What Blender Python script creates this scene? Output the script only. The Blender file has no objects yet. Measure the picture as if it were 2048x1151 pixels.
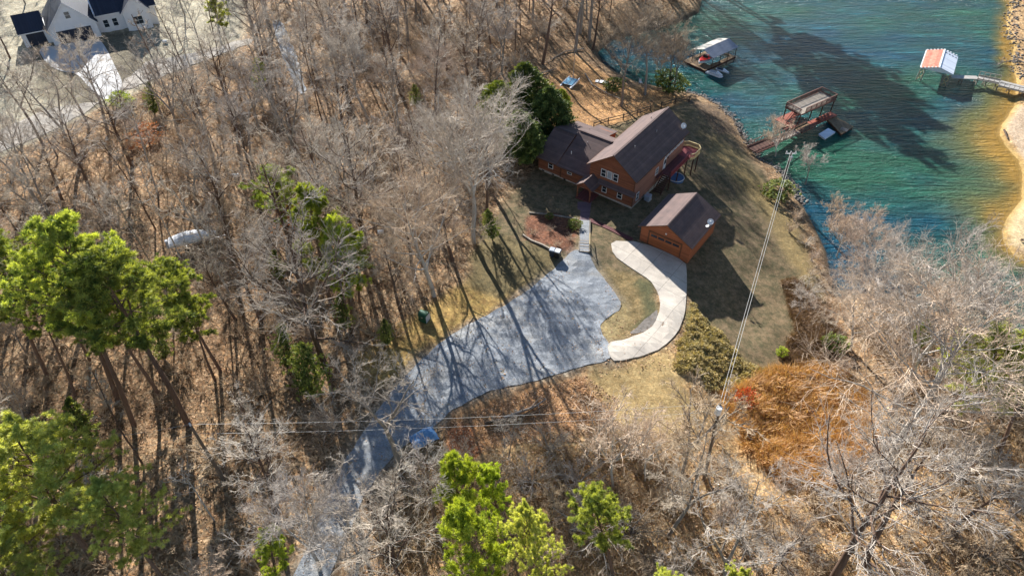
import bpy, bmesh, math, random
import numpy as np
from mathutils import Vector, Matrix
random.seed(7); RNG = np.random.default_rng(7)
scene = bpy.context.scene
COL = scene.collection
R = math.radians
# ------------------------------------------------------------------ camera
F_PX = 1365.33; PITCH = R(44.2); CAMH = 66.0
cam = bpy.data.cameras.new('camera'); camo = bpy.data.objects.new('camera', cam); COL.objects.link(camo)
camo.location = (0, 0, CAMH); camo.rotation_euler = (R(90) - PITCH, 0, 0)
cam.sensor_width = 36; cam.lens = 24; cam.clip_start = 0.5; cam.clip_end = 3000
scene.camera = camo
WZ = -5.0
def G(x, y, z=0.0):
    X = (x - 1024) / F_PX; v = (575.5 - y) / F_PX
    d = np.array([X, math.cos(PITCH) + v * math.sin(PITCH), -math.sin(PITCH) + v * math.cos(PITCH)])
    return np.array([0, 0, CAMH]) + d * ((z - CAMH) / d[2])
def PX(w):
    d0, d1, d2 = w[0], w[1], w[2] - CAMH
    dep = d1 * math.cos(PITCH) - d2 * math.sin(PITCH); u = d1 * math.sin(PITCH) + d2 * math.cos(PITCH)
    return 1024 + F_PX * d0 / dep, 575.5 - F_PX * u / dep
# ------------------------------------------------------------------ polygons and terrain height
def seg_dist(px, py, poly, closed=True):
    n = len(poly); best = np.full(px.shape, 1e9); rng = range(n if closed else n - 1)
    for i in rng:
        ax, ay = poly[i]; bx, by = poly[(i + 1) % n]
        dx, dy = bx - ax, by - ay; L = dx * dx + dy * dy + 1e-9
        t = np.clip(((px - ax) * dx + (py - ay) * dy) / L, 0, 1)
        best = np.minimum(best, np.hypot(px - ax - t * dx, py - ay - t * dy))
    return best
def inside(px, py, poly):
    res = np.zeros(px.shape, bool); n = len(poly); j = n - 1
    for i in range(n):
        xi, yi = poly[i]; xj, yj = poly[j]
        c = ((yi > py) != (yj > py)) & (px < (xj - xi) * (py - yi) / (yj - yi + 1e-12) + xi)
        res ^= c; j = i
    return res
def sdf(px, py, poly):            # positive inside
    d = seg_dist(px, py, poly)
    return np.where(inside(px, py, poly), d, -d)
def wpoly(pts, z=0.0): return [tuple(G(a, b, z)[:2]) for a, b in pts]
# land outlines at water level, in photograph coordinates
LAND_MAIN = wpoly([(1383, -150), (1408, -30), (1398, 25), (1352, 48), (1290, 62), (1222, 82), (1195, 105), (1205, 125), (1238, 148),
    (1275, 165), (1330, 176), (1370, 184), (1402, 192), (1440, 212), (1472, 243), (1492, 283), (1518, 318), (1556, 338), (1585, 372), (1604, 410),
    (1628, 455), (1652, 505), (1662, 560), (1668, 592), (1690, 600), (1722, 585), (1765, 585), (1840, 612), (1930, 640), (2050, 690),
    (2300, 760), (2600, 1400), (-900, 1400), (-1400, -150)], WZ) + []
p0 = LAND_MAIN[-1]
LAND_MAIN = [(LAND_MAIN[0][0], 700.0)] + LAND_MAIN[:-3] + [(700, LAND_MAIN[-4][1] - 8), (700, -400), (-700, -400), (-700, 700)]
LAND_FAR = wpoly([(2028, -150), (2022, 0), (2013, 50), (2019, 78), (2030, 90), (2022, 120), (2034, 160), (2030, 212), (2004, 252), (2000, 268), (2010, 288),
    (2038, 320), (2046, 345), (2044, 400), (2018, 430), (2006, 458), (2008, 482), (2024, 505), (2048, 522), (2110, 535), (2200, 520), (2500, 300)], WZ)
LAND_FAR = [(LAND_FAR[0][0], 700.0)] + LAND_FAR + [(700, 160), (700, 700)]
CTRL = [(1300, 480, 0), (1230, 400, 0), (1100, 350, .1), (1060, 450, .6), (1200, 300, 0), (1350, 290, -1.2), (1400, 330, -1.6), (1300, 300, -.4), (1420, 260, -2),
    (1160, 490, 1.3), (1180, 440, .1), (1165, 400, 0), (1330, 520, 0), (1420, 450, -.9), (1480, 480, -2.4), (1540, 560, -3.6), (1500, 650, -3.2), (1430, 640, -1.4), (1390, 560, -.5),
    (1345, 620, .4), (1240, 700, 1.2), (1110, 600, 1.6), (950, 700, 1.9), (860, 820, 2.0), (1000, 850, 1.2), (1250, 800, .6), (1350, 720, .6),
    (1470, 770, -2.6), (1600, 700, -3.9), (1600, 850, -3.4), (1700, 800, -3.6), (1750, 950, -2), (1900, 850, -1), (2050, 800, -.5), (1500, 1000, -1.5), (1250, 1000, 0),
    (1900, 1100, -.5), (1100, 1100, 1), (800, 1100, 2.4), (600, 1000, 2.6), (300, 1000, 3), (100, 800, 3), (400, 700, 2.6), (700, 600, 2.2), (800, 450, 1.6), (500, 400, 2.4),
    (200, 400, 3), (80, 200, 2.6), (150, 90, 2.6), (400, 100, 2.2), (700, 150, 1.2), (950, 250, .8), (1000, 80, .2), (1100, 180, -.6), (1200, 200, -2), (800, 0, 1.4), (1150, 0, -1),
    (1250, 560, .25), (1285, 620, .1), (1080, 500, 1.0), (1300, 190, -3), (1500, 400, -2.6), (1560, 480, -3.7), (1580, 620, -4.0)]
_cp = np.array([[*G(a, b, z)[:2], z] for a, b, z in CTRL])
def hf(x, y):
    x = np.asarray(x, float); y = np.asarray(y, float); sh = x.shape; x = x.ravel(); y = y.ravel()
    out = np.empty(x.shape)
    for s in range(0, len(x), 20000):
        X = x[s:s+20000]; Y = y[s:s+20000]
        d2 = (X[:, None] - _cp[None, :, 0])**2 + (Y[:, None] - _cp[None, :, 1])**2
        w = 1.0 / (d2 + 9.0)**1.6
        I = (w * _cp[None, :, 2]).sum(1) / w.sum(1)
        dm = sdf(X, Y, LAND_MAIN); df = sdf(X, Y, LAND_FAR)
        d = np.maximum(dm, df); far = df > dm
        I = np.where(far, np.minimum(-4.6 + .10 * np.maximum(df - 6, 0), 6), I)
        lump = .10 * np.sin(X * .9 + 1.3 * np.sin(Y * .5)) * np.sin(Y * .8 + np.sin(X * .37)) + .06 * np.sin(X * 2.1 + Y * 1.3)
        flat = np.exp(-(((X - 20) / 14)**2 + ((Y - 85) / 14)**2))
        lump = lump * (1 - .8 * flat)
        bank = .5 * (1 - np.exp(-np.maximum(d, 0) / .8))
        k = 1 - np.exp(-(np.maximum(d, 0) / np.where(far, 5., 9.))**1.3)
        land = WZ + .0 + bank + (np.maximum(I, WZ + .6) - WZ - bank) * k + lump * k
        slope = np.where(far | (df > dm - 6), .10, .35)
        land = np.where(d > 0, land, WZ + np.maximum(d * slope, -4.0) - .03)
        out[s:s+20000] = land
    return out.reshape(sh)
def gz(x, y): return float(hf(np.array([x]), np.array([y]))[0])
def GP(px, py):                   # photograph point -> point on the ground
    z = 0.0
    for _ in range(9):
        p = G(px, py, z); z = .35 * z + .65 * gz(p[0], p[1])
    p = G(px, py, z); return np.array([p[0], p[1], gz(p[0], p[1])])
def gpoly(pts): return [tuple(GP(a, b)[:2]) for a, b in pts]
# ------------------------------------------------------------------ node helpers
def newmat(name):
    m = bpy.data.materials.new(name); m.use_nodes = True; nt = m.node_tree; nt.nodes.clear()
    out = nt.nodes.new('ShaderNodeOutputMaterial'); bs = nt.nodes.new('ShaderNodeBsdfPrincipled')
    nt.links.new(bs.outputs[0], out.inputs[0]); return m, nt, bs, out
def N(nt, t, **kw):
    n = nt.nodes.new(t)
    for k, v in kw.items():
        if k.startswith('i_'):
            key = k[2:]; key = int(key) if key.isdigit() else key.replace('_', ' ')
            n.inputs[key].default_value = v
        else: setattr(n, k, v)
    return n
def noise(nt, co, scale, detail=4, rough=.6, dist=0):
    n = N(nt, 'ShaderNodeTexNoise'); n.inputs['Scale'].default_value = scale; n.inputs['Detail'].default_value = detail
    n.inputs['Roughness'].default_value = rough; n.inputs['Distortion'].default_value = dist
    nt.links.new(co, n.inputs['Vector']); return n.outputs[0]
def ramp(nt, fac, stops):
    r = N(nt, 'ShaderNodeValToRGB'); e = r.color_ramp.elements
    while len(e) < len(stops): e.new(.5)
    for el, (p, c) in zip(e, stops):
        el.position = p; el.color = (c, c, c, 1) if isinstance(c, (int, float)) else (*c, 1)
    nt.links.new(fac, r.inputs[0]); return r.outputs[0]
def mix(nt, fac, a, b, mode='MIX'):
    m = N(nt, 'ShaderNodeMix', data_type='RGBA', blend_type=mode)
    for sock, v in ((m.inputs[0], fac), (m.inputs[6], a), (m.inputs[7], b)):
        if isinstance(v, (int, float)): sock.default_value = v
        elif isinstance(v, tuple): sock.default_value = (*v, 1)
        else: nt.links.new(v, sock)
    return m.outputs[2]
def bump(nt, h, strength, dist, bs):
    b = N(nt, 'ShaderNodeBump'); b.inputs['Strength'].default_value = strength; b.inputs['Distance'].default_value = dist
    nt.links.new(h, b.inputs['Height']); nt.links.new(b.outputs[0], bs.inputs['Normal'])
def coords(nt, kind='Object'): return N(nt, 'ShaderNodeTexCoord').outputs[kind]
def mapped(nt, co, scale=(1, 1, 1), rot=(0, 0, 0)):
    m = N(nt, 'ShaderNodeMapping'); m.inputs['Scale'].default_value = scale; m.inputs['Rotation'].default_value = rot
    nt.links.new(co, m.inputs[0]); return m.outputs[0]
def basic(name, c1, c2=None, rough=.7, scale=3., metal=0., bmp=0., bscale=20., stretch=(1, 1, 1), lines=None, spec=.3):
    """weathered two-tone material; lines=(axis scale vector, darkness) adds board joints"""
    m, nt, bs, _ = newmat(name); co = coords(nt)
    c2 = c2 or tuple(v * .72 for v in c1)
    f = ramp(nt, noise(nt, mapped(nt, co, stretch), scale, 6, .65), [(.32, 0.), (.68, 1.)])
    col = mix(nt, f, c1, c2)
    if lines:
        axis, per, dark = lines
        w = N(nt, 'ShaderNodeTexWave', wave_type='BANDS', bands_direction=axis, wave_profile='SAW')
        w.inputs['Scale'].default_value = .314159 / per * 1.0; w.inputs['Distortion'].default_value = 0
        nt.links.new(co, w.inputs[0])
        l = ramp(nt, w.outputs['Fac'], [(0., dark), (.10, 1.), (.9, 1.), (1., dark)])
        col = mix(nt, 1., col, l, 'MULTIPLY')
        wn = N(nt, 'ShaderNodeTexWhiteNoise', noise_dimensions='1D')
        sp = N(nt, 'ShaderNodeSeparateXYZ'); nt.links.new(co, sp.inputs[0])
        dv = N(nt, 'ShaderNodeMath', operation='DIVIDE'); nt.links.new(sp.outputs[axis], dv.inputs[0]); dv.inputs[1].default_value = per
        fl = N(nt, 'ShaderNodeMath', operation='FLOOR'); nt.links.new(dv.outputs[0], fl.inputs[0]); nt.links.new(fl.outputs[0], wn.inputs['W'])
        col = mix(nt, 1., col, ramp(nt, wn.outputs[0], [(0., .82), (1., 1.12)]), 'MULTIPLY')
    nt.links.new(col, bs.inputs['Base Color'])
    bs.inputs['Roughness'].default_value = rough; bs.inputs['Metallic'].default_value = metal
    bs.inputs['Specular IOR Level'].default_value = spec
    if bmp: bump(nt, noise(nt, mapped(nt, co, stretch), bscale, 4), bmp, .02, bs)
    return m
M = {}
M['siding'] = basic('cedar_siding', (.30, .11, .055), (.20, .075, .042), .75, 1.2, lines=('Z', .22, .62), stretch=(.6, .6, 4))
M['siding_side'] = basic('pinkish_siding', (.36, .17, .11), (.29, .13, .085), .75, 1.0, lines=('Z', .22, .75), stretch=(.6, .6, 4))  # paler, pinker version of the cedar siding for the right wall
M['shingle'] = basic('brown_shingle', (.15, .10, .088), (.10, .070, .066), .9, .8, bmp=.5, bscale=9, lines=('Z', .14, .8))
M['trim'] = basic('brown_trim', (.16, .07, .035), (.11, .05, .028), .7)
M['white'] = basic('white_paint', (.78, .78, .76), (.66, .66, .64), .5, 2)
M['foundation'] = basic('pale_block', (.52, .47, .40), (.38, .33, .27), .85, 2)
M['deckboard'] = basic('maroon_deck', (.17, .055, .05), (.12, .045, .042), .75, 2, lines=('X', .15, .7))
M['deckred'] = basic('rose_deck', (.33, .07, .075), (.25, .06, .06), .7, 2, lines=('Y', .15, .75))
M['yellowwood'] = basic('new_pine_rail', (.62, .48, .24), (.5, .37, .18), .7, 3)
M['darkwood'] = basic('dark_stained_wood', (.10, .045, .03), (.065, .03, .022), .8)
M['greywood'] = basic('grey_weathered_wood', (.36, .31, .25), (.25, .21, .17), .85, 2, lines=('X', .3, .6), bmp=.3)
M['brownwood'] = basic('brown_dock_boards', (.30, .20, .11), (.18, .115, .065), .85, 2, lines=('X', .22, .5))
M['redwood'] = basic('red_dock_paint', (.36, .10, .06), (.24, .075, .05), .7, 2, lines=('X', .2, .6))
M['redrail'] = basic('faded_red_rail', (.20, .095, .07), (.13, .065, .052), .8)
M['brick'] = basic('plum_brick_paving', (.17, .115, .13), (.125, .085, .10), .85, 3, lines=('Y', .2, .75))
M['timber'] = basic('maroon_timber', (.12, .035, .035), (.08, .028, .028), .8)
M['black'] = basic('black_plastic', (.02, .021, .022), (.03, .03, .03), .45)
M['navyplastic'] = basic('navy_plastic', (.015, .03, .06), (.02, .035, .06), .4)
M['greylid'] = basic('pale_grey_plastic', (.42, .45, .5), (.35, .38, .42), .4)
M['metal'] = basic('galvanised_metal', (.5, .5, .5), (.4, .4, .4), .4, metal=.6)
M['metalroof'] = basic('grey_metal_roof', (.24, .26, .31), (.15, .165, .20), .5, 1.5, metal=.25, stretch=(.4, 3, 1))
M['paleboard_litroof'] = basic('pale_boards_and_lit_roof', (.46, .43, .38), (.32, .29, .26), .55, 1.3)  # pale pier boards; also the boathouse slope with sunlight put into its colour
M['terracotta'] = basic('coral_red_roof', (.46, .10, .055), (.56, .24, .16), .6, 1.4, lines=('X', .6, .75))
M['bluewhite'] = basic('white_metal_panel', (.72, .75, .80), (.66, .69, .75), .45, 1, lines=('Y', .45, .8))
M['hullwhite'] = basic('white_gelcoat', (.78, .79, .80), (.7, .7, .7), .3, 2, spec=.5)
M['hullred'] = basic('red_gelcoat', (.60, .03, .03), (.45, .03, .03), .35, 2, spec=.5)
M['canvas'] = basic('white_boat_cover', (.72, .73, .74), (.5, .5, .5), .7, 2)
M['tramp'] = basic('blue_trampoline_net', (.05, .26, .42), (.06, .2, .33), .6)
M['bluetarp'] = basic('blue_tarp', (.08, .22, .45), (.20, .38, .62), .35, 1.5, bmp=.8, bscale=5)
M['green'] = basic('green_plastic', (.02, .10, .055), (.018, .075, .04), .45)
M['poolblue'] = basic('blue_pool_cover', (.05, .12, .25), (.07, .16, .3), .4)
M['rubber'] = basic('tyre_rubber', (.02, .02, .02), (.03, .03, .03), .9)
M['navyroof'] = basic('navy_black_roof', (.022, .027, .045), (.03, .035, .055), .6, 1, lines=('X', .5, .7))
M['farmwhite'] = basic('white_board_siding', (.74, .74, .74), (.66, .66, .67), .7, 1)
M['pole'] = basic('utility_pole_wood', (.20, .15, .11), (.13, .10, .075), .9, 3, stretch=(3, 3, .4))
M['wire'] = basic('pale_cable', (.42, .41, .39), (.36, .35, .33), .5)
M['log'] = basic('dead_grey_wood', (.38, .32, .26), (.24, .19, .15), .9, 3, bmp=.5)
M['logdark'] = basic('dark_log', (.11, .07, .045), (.07, .05, .035), .9, 3, bmp=.5)
M['rock'] = basic('grey_riprap', (.21, .185, .16), (.10, .088, .078), .9, 2, bmp=.6)
M['garagedoor'] = basic('orange_garage_door', (.34, .11, .04), (.28, .09, .035), .7, 1, lines=('Z', .55, .55))
M['sunwood'] = basic('orange_garage_siding', (.38, .13, .055), (.28, .09, .042), .75, 1.2, lines=('Z', .22, .65), stretch=(.6, .6, 4))
def glassmat(name, c):
    m, nt, bs, _ = newmat(name); co = coords(nt)
    nt.links.new(mix(nt, noise(nt, co, 1.5), c, tuple(v * .5 for v in c)), bs.inputs['Base Color'])
    bs.inputs['Roughness'].default_value = .06; bs.inputs['Specular IOR Level'].default_value = .8; return m
M['glass'] = glassmat('dark_window_glass', (.035, .045, .055)); M['blind'] = glassmat('window_with_blind', (.45, .50, .55))
# ------------------------------------------------------------------ mesh helpers
class MB:
    def __init__(s): s.v = []; s.f = []; s.mi = []
    def add(s, vs, fs, mi=0):
        o = len(s.v); s.v.extend([tuple(map(float, q)) for q in vs]); s.f.extend([tuple(o + i for i in q) for q in fs]); s.mi.extend([mi] * len(fs)); return s
    def box(s, x0, x1, y0, y1, z0, z1, mi=0):
        return s.add([(x0, y0, z0), (x1, y0, z0), (x1, y1, z0), (x0, y1, z0), (x0, y0, z1), (x1, y0, z1), (x1, y1, z1), (x0, y1, z1)],
            [(0, 3, 2, 1), (4, 5, 6, 7), (0, 1, 5, 4), (1, 2, 6, 5), (2, 3, 7, 6), (3, 0, 4, 7)], mi)
    def bar(s, a, b, w=.1, h=None, mi=0):
        h = h or w; a = Vector(a); b = Vector(b); d = (b - a).normalized()
        up = Vector((0, 0, 1)) if abs(d.z) < .95 else Vector((1, 0, 0))
        sx = d.cross(up).normalized() * w / 2; sz = sx.cross(d).normalized() * h / 2
        vs = [a - sx - sz, a + sx - sz, a + sx + sz, a - sx + sz, b - sx - sz, b + sx - sz, b + sx + sz, b - sx + sz]
        return s.add(vs, [(0, 1, 2, 3), (7, 6, 5, 4), (0, 4, 5, 1), (1, 5, 6, 2), (2, 6, 7, 3), (3, 7, 4, 0)], mi)
    def prism(s, prof, y0, y1, mi=0):      # profile in (x,z), extruded along y
        n = len(prof)
        vs = [(x, y0, z) for x, z in prof] + [(x, y1, z) for x, z in prof]
        return s.add(vs, [tuple(range(n)), tuple(reversed(range(n, 2 * n)))] + [(i, n + i, n + (i + 1) % n, (i + 1) % n) for i in range(n)], mi)
    def prismx(s, prof, x0, x1, mi=0):     # profile in (y,z), extruded along x
        n = len(prof)
        vs = [(x0, y, z) for y, z in prof] + [(x1, y, z) for y, z in prof]
        return s.add(vs, [tuple(reversed(range(n))), tuple(range(n, 2 * n))] + [((i + 1) % n, n + (i + 1) % n, n + i, i) for i in range(n)], mi)
    def slab(s, q, t=.12, mi=0, mi_side=None):         # q: four corners of the top face
        q = [Vector(p) for p in q]; n = (q[1] - q[0]).cross(q[3] - q[0]).normalized()
        if n.z < 0: q = q[::-1]; n = -n
        vs = q + [p - Vector((0, 0, t)) for p in q]; k = len(q)
        s.add(vs, [tuple(range(k))], mi)
        s.add(vs, [tuple(reversed(range(k, 2 * k)))] + [(i, k + i, k + (i + 1) % k, (i + 1) % k) for i in range(k)], mi if mi_side is None else mi_side); return s
    def tube(s, pts, rad, n=8, mi=0, cap=True):
        pts = [Vector(p) for p in pts]; rad = rad if hasattr(rad, '__len__') else [rad] * len(pts); vs = []; fs = []
        for i, p in enumerate(pts):
            d = (pts[min(i + 1, len(pts) - 1)] - pts[max(i - 1, 0)]).normalized()
            up = Vector((0, 0, 1)) if abs(d.z) < .9 else Vector((1, 0, 0))
            a = d.cross(up).normalized(); b = d.cross(a)
            for k in range(n):
                t = 2 * math.pi * k / n; vs.append(p + (a * math.cos(t) + b * math.sin(t)) * rad[i])
        for i in range(len(pts) - 1):
            for k in range(n): fs.append((i * n + k, i * n + (k + 1) % n, (i + 1) * n + (k + 1) % n, (i + 1) * n + k))
        if cap: fs.append(tuple(reversed(range(n)))); fs.append(tuple((len(pts) - 1) * n + k for k in range(n)))
        return s.add(vs, fs, mi)
    def loft(s, rings, mi=0, closed=True, caps=True):
        n = len(rings[0]); vs = [p for r in rings for p in r]; fs = []
        for i in range(len(rings) - 1):
            for k in range(n if closed else n - 1): fs.append((i * n + k, i * n + (k + 1) % n, (i + 1) * n + (k + 1) % n, (i + 1) * n + k))
        if caps: fs.append(tuple(reversed(range(n)))); fs.append(tuple((len(rings) - 1) * n + k for k in range(n)))
        return s.add(vs, fs, mi)
    def build(s, name, mats, parent=None, loc=None, rz=0, smooth=False):
        me = bpy.data.meshes.new(name); me.from_pydata(s.v, [], s.f)
        for m in (mats if isinstance(mats, (list, tuple)) else [mats]): me.materials.append(M[m] if isinstance(m, str) else m)
        me.polygons.foreach_set('material_index', s.mi)
        if smooth: me.polygons.foreach_set('use_smooth', [True] * len(s.f))
        me.update(); o = bpy.data.objects.new(name, me); COL.objects.link(o)
        if parent: o.parent = parent
        if loc is not None: o.location = loc; o.rotation_euler = (0, 0, rz)
        return o
def tag(o, label=None, cat=None, group=None, kind=None):
    if label: o['label'] = label
    if cat: o['category'] = cat
    if group: o['group'] = group
    if kind: o['kind'] = kind
    return o
def empty(name, loc, rz=0):
    o = bpy.data.objects.new(name, None); COL.objects.link(o); o.location = loc; o.rotation_euler = (0, 0, rz); o.empty_display_size = .5; return o
def fastmesh(name, V, T, mat, tint=None, parent=None):
    """large triangle/quad mesh straight from arrays"""
    me = bpy.data.meshes.new(name); k = T.shape[1]
    me.vertices.add(len(V)); me.vertices.foreach_set('co', V.astype(np.float32).ravel())
    me.loops.add(T.size); me.loops.foreach_set('vertex_index', T.astype(np.int32).ravel())
    me.polygons.add(len(T)); me.polygons.foreach_set('loop_start', np.arange(0, T.size, k, dtype=np.int32)); me.polygons.foreach_set('loop_total', np.full(len(T), k, np.int32))
    me.materials.append(mat)
    if tint is not None:
        a = me.color_attributes.new('tint', 'FLOAT_COLOR', 'POINT'); c = np.ones((len(V), 4), np.float32); c[:, :3] = tint if tint.ndim == 2 else tint[:, None]
        a.data.foreach_set('color', c.ravel())
    me.update(calc_edges=True); o = bpy.data.objects.new(name, me); COL.objects.link(o)
    if parent: o.parent = parent
    return o
def setcol(me, name, arr):
    a = me.color_attributes.new(name, 'FLOAT_COLOR', 'POINT'); a.data.foreach_set('color', arr.astype(np.float32).ravel())
def attr(nt, name): return N(nt, 'ShaderNodeAttribute', attribute_name=name)
def vnoise(x, y, s, seed=0):      # smooth value noise for outlines and masks
    x = np.asarray(x) / s + seed * 17.3; y = np.asarray(y) / s + seed * 9.1
    xi = np.floor(x); yi = np.floor(y); fx = x - xi; fy = y - yi; fx = fx * fx * (3 - 2 * fx); fy = fy * fy * (3 - 2 * fy)
    h = lambda a, b: np.modf(np.abs(np.sin(a * 127.1 + b * 311.7) * 43758.5453))[0]
    return (h(xi, yi) * (1 - fx) + h(xi + 1, yi) * fx) * (1 - fy) + (h(xi, yi + 1) * (1 - fx) + h(xi + 1, yi + 1) * fx) * fy
def fbm(x, y, s, seed=0): return (vnoise(x, y, s, seed) * .5 + vnoise(x, y, s / 2.1, seed + 1) * .3 + vnoise(x, y, s / 4.3, seed + 2) * .2) * 2 - 1
# ------------------------------------------------------------------ ground sheet
HB = GP(1262.5, 418); TH = R(-36.5); EX = np.array([math.cos(TH), math.sin(TH)]); EY = np.array([-math.sin(TH), math.cos(TH)])
def HL(x, y): return HB[:2] + EX * x + EY * y        # house frame -> world
ZONES = []   # (polygon, edge softness, colour A, colour B, speckle)
def zone(pts, soft, a, b, sp, rough=.9): ZONES.append((gpoly(pts), soft, a, b, sp, rough))
LEAF = ((.36, .235, .135), (.145, .09, .052)); TAN = ((.50, .36, .17), (.31, .22, .10)); LAWN = ((.225, .16, .095), (.085, .078, .042))
zone([(880, 870), (1000, 800), (1130, 770), (1230, 730), (1330, 710), (1400, 640), (1560, 740), (1700, 800), (1900, 860), (2500, 800), (2600, 1400), (760, 1400), (800, 1000)], 3, (.48, .33, .17), (.25, .155, .075), .9)
zone([(1420, 760), (1560, 730), (1650, 720), (1720, 800), (1740, 900), (1650, 960), (1560, 930), (1480, 860)], 2, (.46, .30, .13), (.26, .145, .06), .6)
zone([(1180, 740), (1330, 700), (1370, 750), (1390, 830), (1330, 870), (1230, 860), (1150, 800)], 2, *TAN, .35)
zone([(880, 850), (900, 820), (1010, 790), (1170, 750), (1230, 850), (1060, 870), (960, 900)], 1.2, (.50, .29, .14), (.27, .145, .07), .6)
zone([(890, 850), (950, 862), (960, 900), (930, 920), (890, 900)], .8, (.50, .18, .075), (.36, .13, .055), .3)
zone([(1385, 600), (1420, 640), (1480, 710), (1540, 740), (1520, 780), (1440, 770), (1350, 730), (1365, 660)], 1, (.34, .27, .10), (.14, .125, .045), .8)
zone([(1560, 540), (1660, 600), (1690, 690), (1620, 740), (1560, 730), (1600, 640)], 2, (.25, .14, .075), (.12, .075, .045), .7)
LAWNP = [(960, 470), (1030, 380), (1075, 330), (1100, 300), (1130, 270), (1150, 240), (1240, 235), (1330, 205), (1400, 200), (1450, 235), (1480, 290), (1520, 330), (1560, 400), (1600, 470), (1640, 560), (1650, 640), (1600, 700), (1540, 738), (1480, 712), (1420, 645), (1380, 600), (1340, 560), (1250, 700), (1200, 700), (1000, 560)]
zone(LAWNP, 1.6, *LAWN, .25)
zone([(1420, 270), (1470, 300), (1530, 370), (1590, 440), (1640, 560), (1600, 560), (1540, 450), (1470, 360), (1420, 310)], 2.5, (.30, .22, .10), (.17, .13, .065), .35)
zone([(1085, 260), (1100, 150), (1150, 110), (1230, 160), (1330, 185), (1400, 200), (1330, 215), (1240, 245), (1150, 260)], 1.5, (.50, .29, .125), (.27, .15, .07), .6)
zone([(1370, 195), (1440, 215), (1480, 270), (1440, 270), (1390, 220)], 1, (.22, .15, .09), (.12, .085, .06), .7)
zone([(1190, 540), (1250, 545), (1310, 575), (1325, 620), (1290, 665), (1215, 680), (1195, 650), (1245, 610)], 1, (.31, .225, .11), (.15, .115, .055), .45)
zone([(1268, 560), (1300, 565), (1318, 600), (1305, 640), (1265, 655), (1290, 620), (1290, 590)], .6, (.13, .12, .06), (.085, .085, .045), .3)
zone([(700, 720), (790, 650), (880, 600), (960, 540), (1010, 520), (1060, 560), (1000, 610), (900, 660), (820, 740), (760, 770)], 1.6, (.42, .29, .10), (.25, .16, .065), .45)
zone([(950, 480), (1010, 470), (1100, 500), (1130, 510), (1060, 560), (1000, 600), (930, 560)], 2, (.20, .155, .075), (.13, .105, .055), .3)
zone([(1048, 432), (1100, 428), (1158, 440), (1152, 503), (1118, 505), (1085, 490), (1045, 470)], .4, (.21, .095, .055), (.115, .06, .042), .7)
zone([(-600, 420), (-200, 330), (0, 318), (110, 265), (190, 225), (260, 190), (330, 150), (480, 100), (520, 0), (560, -200), (-900, -200)], 2, (.44, .40, .30), (.30, .265, .19), .6)
zone([(60, 90), (260, 60), (290, 150), (180, 230), (70, 190)], 2, (.22, .19, .13), (.15, .13, .09), .5)
zone([(480, 120), (660, 60), (1000, 40), (1200, 60), (1200, -150), (520, -150)], 4, (.46, .33, .20), (.22, .135, .08), 1.)
zone([(2060, 500), (2012, 480), (2010, 440), (2050, 400), (2300, 350), (2300, 560)], .5, (.66, .52, .30), (.5, .38, .22), .4)
zone([(2048, -150), (2030, 0), (2035, 150), (2020, 240), (2010, 275), (2040, 320), (2050, 400), (2400, 400), (2400, -150)], 1, (.50, .34, .18), (.30, .19, .10), 1.)
zone([(2003, 252), (2030, 214), (2060, 214), (2060, 330), (2030, 300)], .5, (.52, .40, .28), (.38, .28, .19), .5)
GRAVEL = [(1136, 508), (1067, 574), (992, 620), (908, 666), (867, 695), (821, 741), (783, 783), (745, 835), (705, 895), (676, 955), (648, 1020), (618, 1090), (575, 1180), (530, 1300),
    (610, 1300), (650, 1180), (688, 1085), (722, 1005), (765, 935), (815, 885), (858, 862), (879, 845), (908, 816), (971, 783), (1054, 766), (1109, 749), (1159, 733), (1224, 722), (1218, 685), (1204, 668), (1200, 645), (1225, 628), (1246, 612), (1225, 578), (1192, 537), (1178, 504), (1152, 499)]
zone(GRAVEL, 3.2, (.33, .29, .235), (.21, .185, .15), .5)
zone([(1190, 600), (1250, 610), (1260, 640), (1215, 680), (1190, 660)], 1.5, (.40, .31, .15), (.27, .21, .11), .35)
def axis(a, b, st, ext):
    core = np.arange(a, b + .01, st); lo = [a - 3, a - 10, a - 25, a - 60, a - 150, a - 400]; hi = [b + 3, b + 10, b + 25, b + 60, b + 150, b + 400]
    return np.array(lo[::-1] + list(core) + hi)
gx = axis(-125, 130, .7, 0); gy = axis(2, 190, .7, 0)
XX, YY = np.meshgrid(gx, gy); ZZ = hf(XX, YY)
def grid_faces(nx, ny):
    i = np.arange(nx * ny).reshape(ny, nx); return np.stack([i[:-1, :-1], i[:-1, 1:], i[1:, 1:], i[1:, :-1]], -1).reshape(-1, 4)
V = np.stack([XX, YY, ZZ], -1).reshape(-1, 3); FQ = grid_faces(len(gx), len(gy))
x, y = V[:, 0], V[:, 1]
wx = x + 1.1 * fbm(x, y, 4, 3) + .35 * fbm(x, y, 1.5, 8); wy = y + 1.1 * fbm(x, y, 4, 5) + .35 * fbm(x, y, 1.5, 9)
CA = np.tile(np.array([*LEAF[0], 1.]), (len(V), 1)); CB = np.tile(np.array([*LEAF[1], .9]), (len(V), 1))
v1 = np.clip(fbm(x, y, 9, 11) * .8 + .5, 0, 1)[:, None]
CA[:, :3] = CA[:, :3] * (1 - v1) + np.array([.46, .34, .21]) * v1; CB[:, :3] = CB[:, :3] * (1 - v1 * .6) + np.array([.21, .12, .06]) * v1 * .6
for poly, soft, a, b, sp, ro in ZONES:
    d = sdf(wx, wy, poly); w = np.clip(d / soft + .5, 0, 1)[:, None]; w = w * w * (3 - 2 * w)
    CA = CA * (1 - w) + np.array([*a, sp]) * w; CB = CB * (1 - w) + np.array([*b, ro]) * w
dm = np.maximum(sdf(x, y, LAND_MAIN), sdf(x, y, LAND_FAR))
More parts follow.
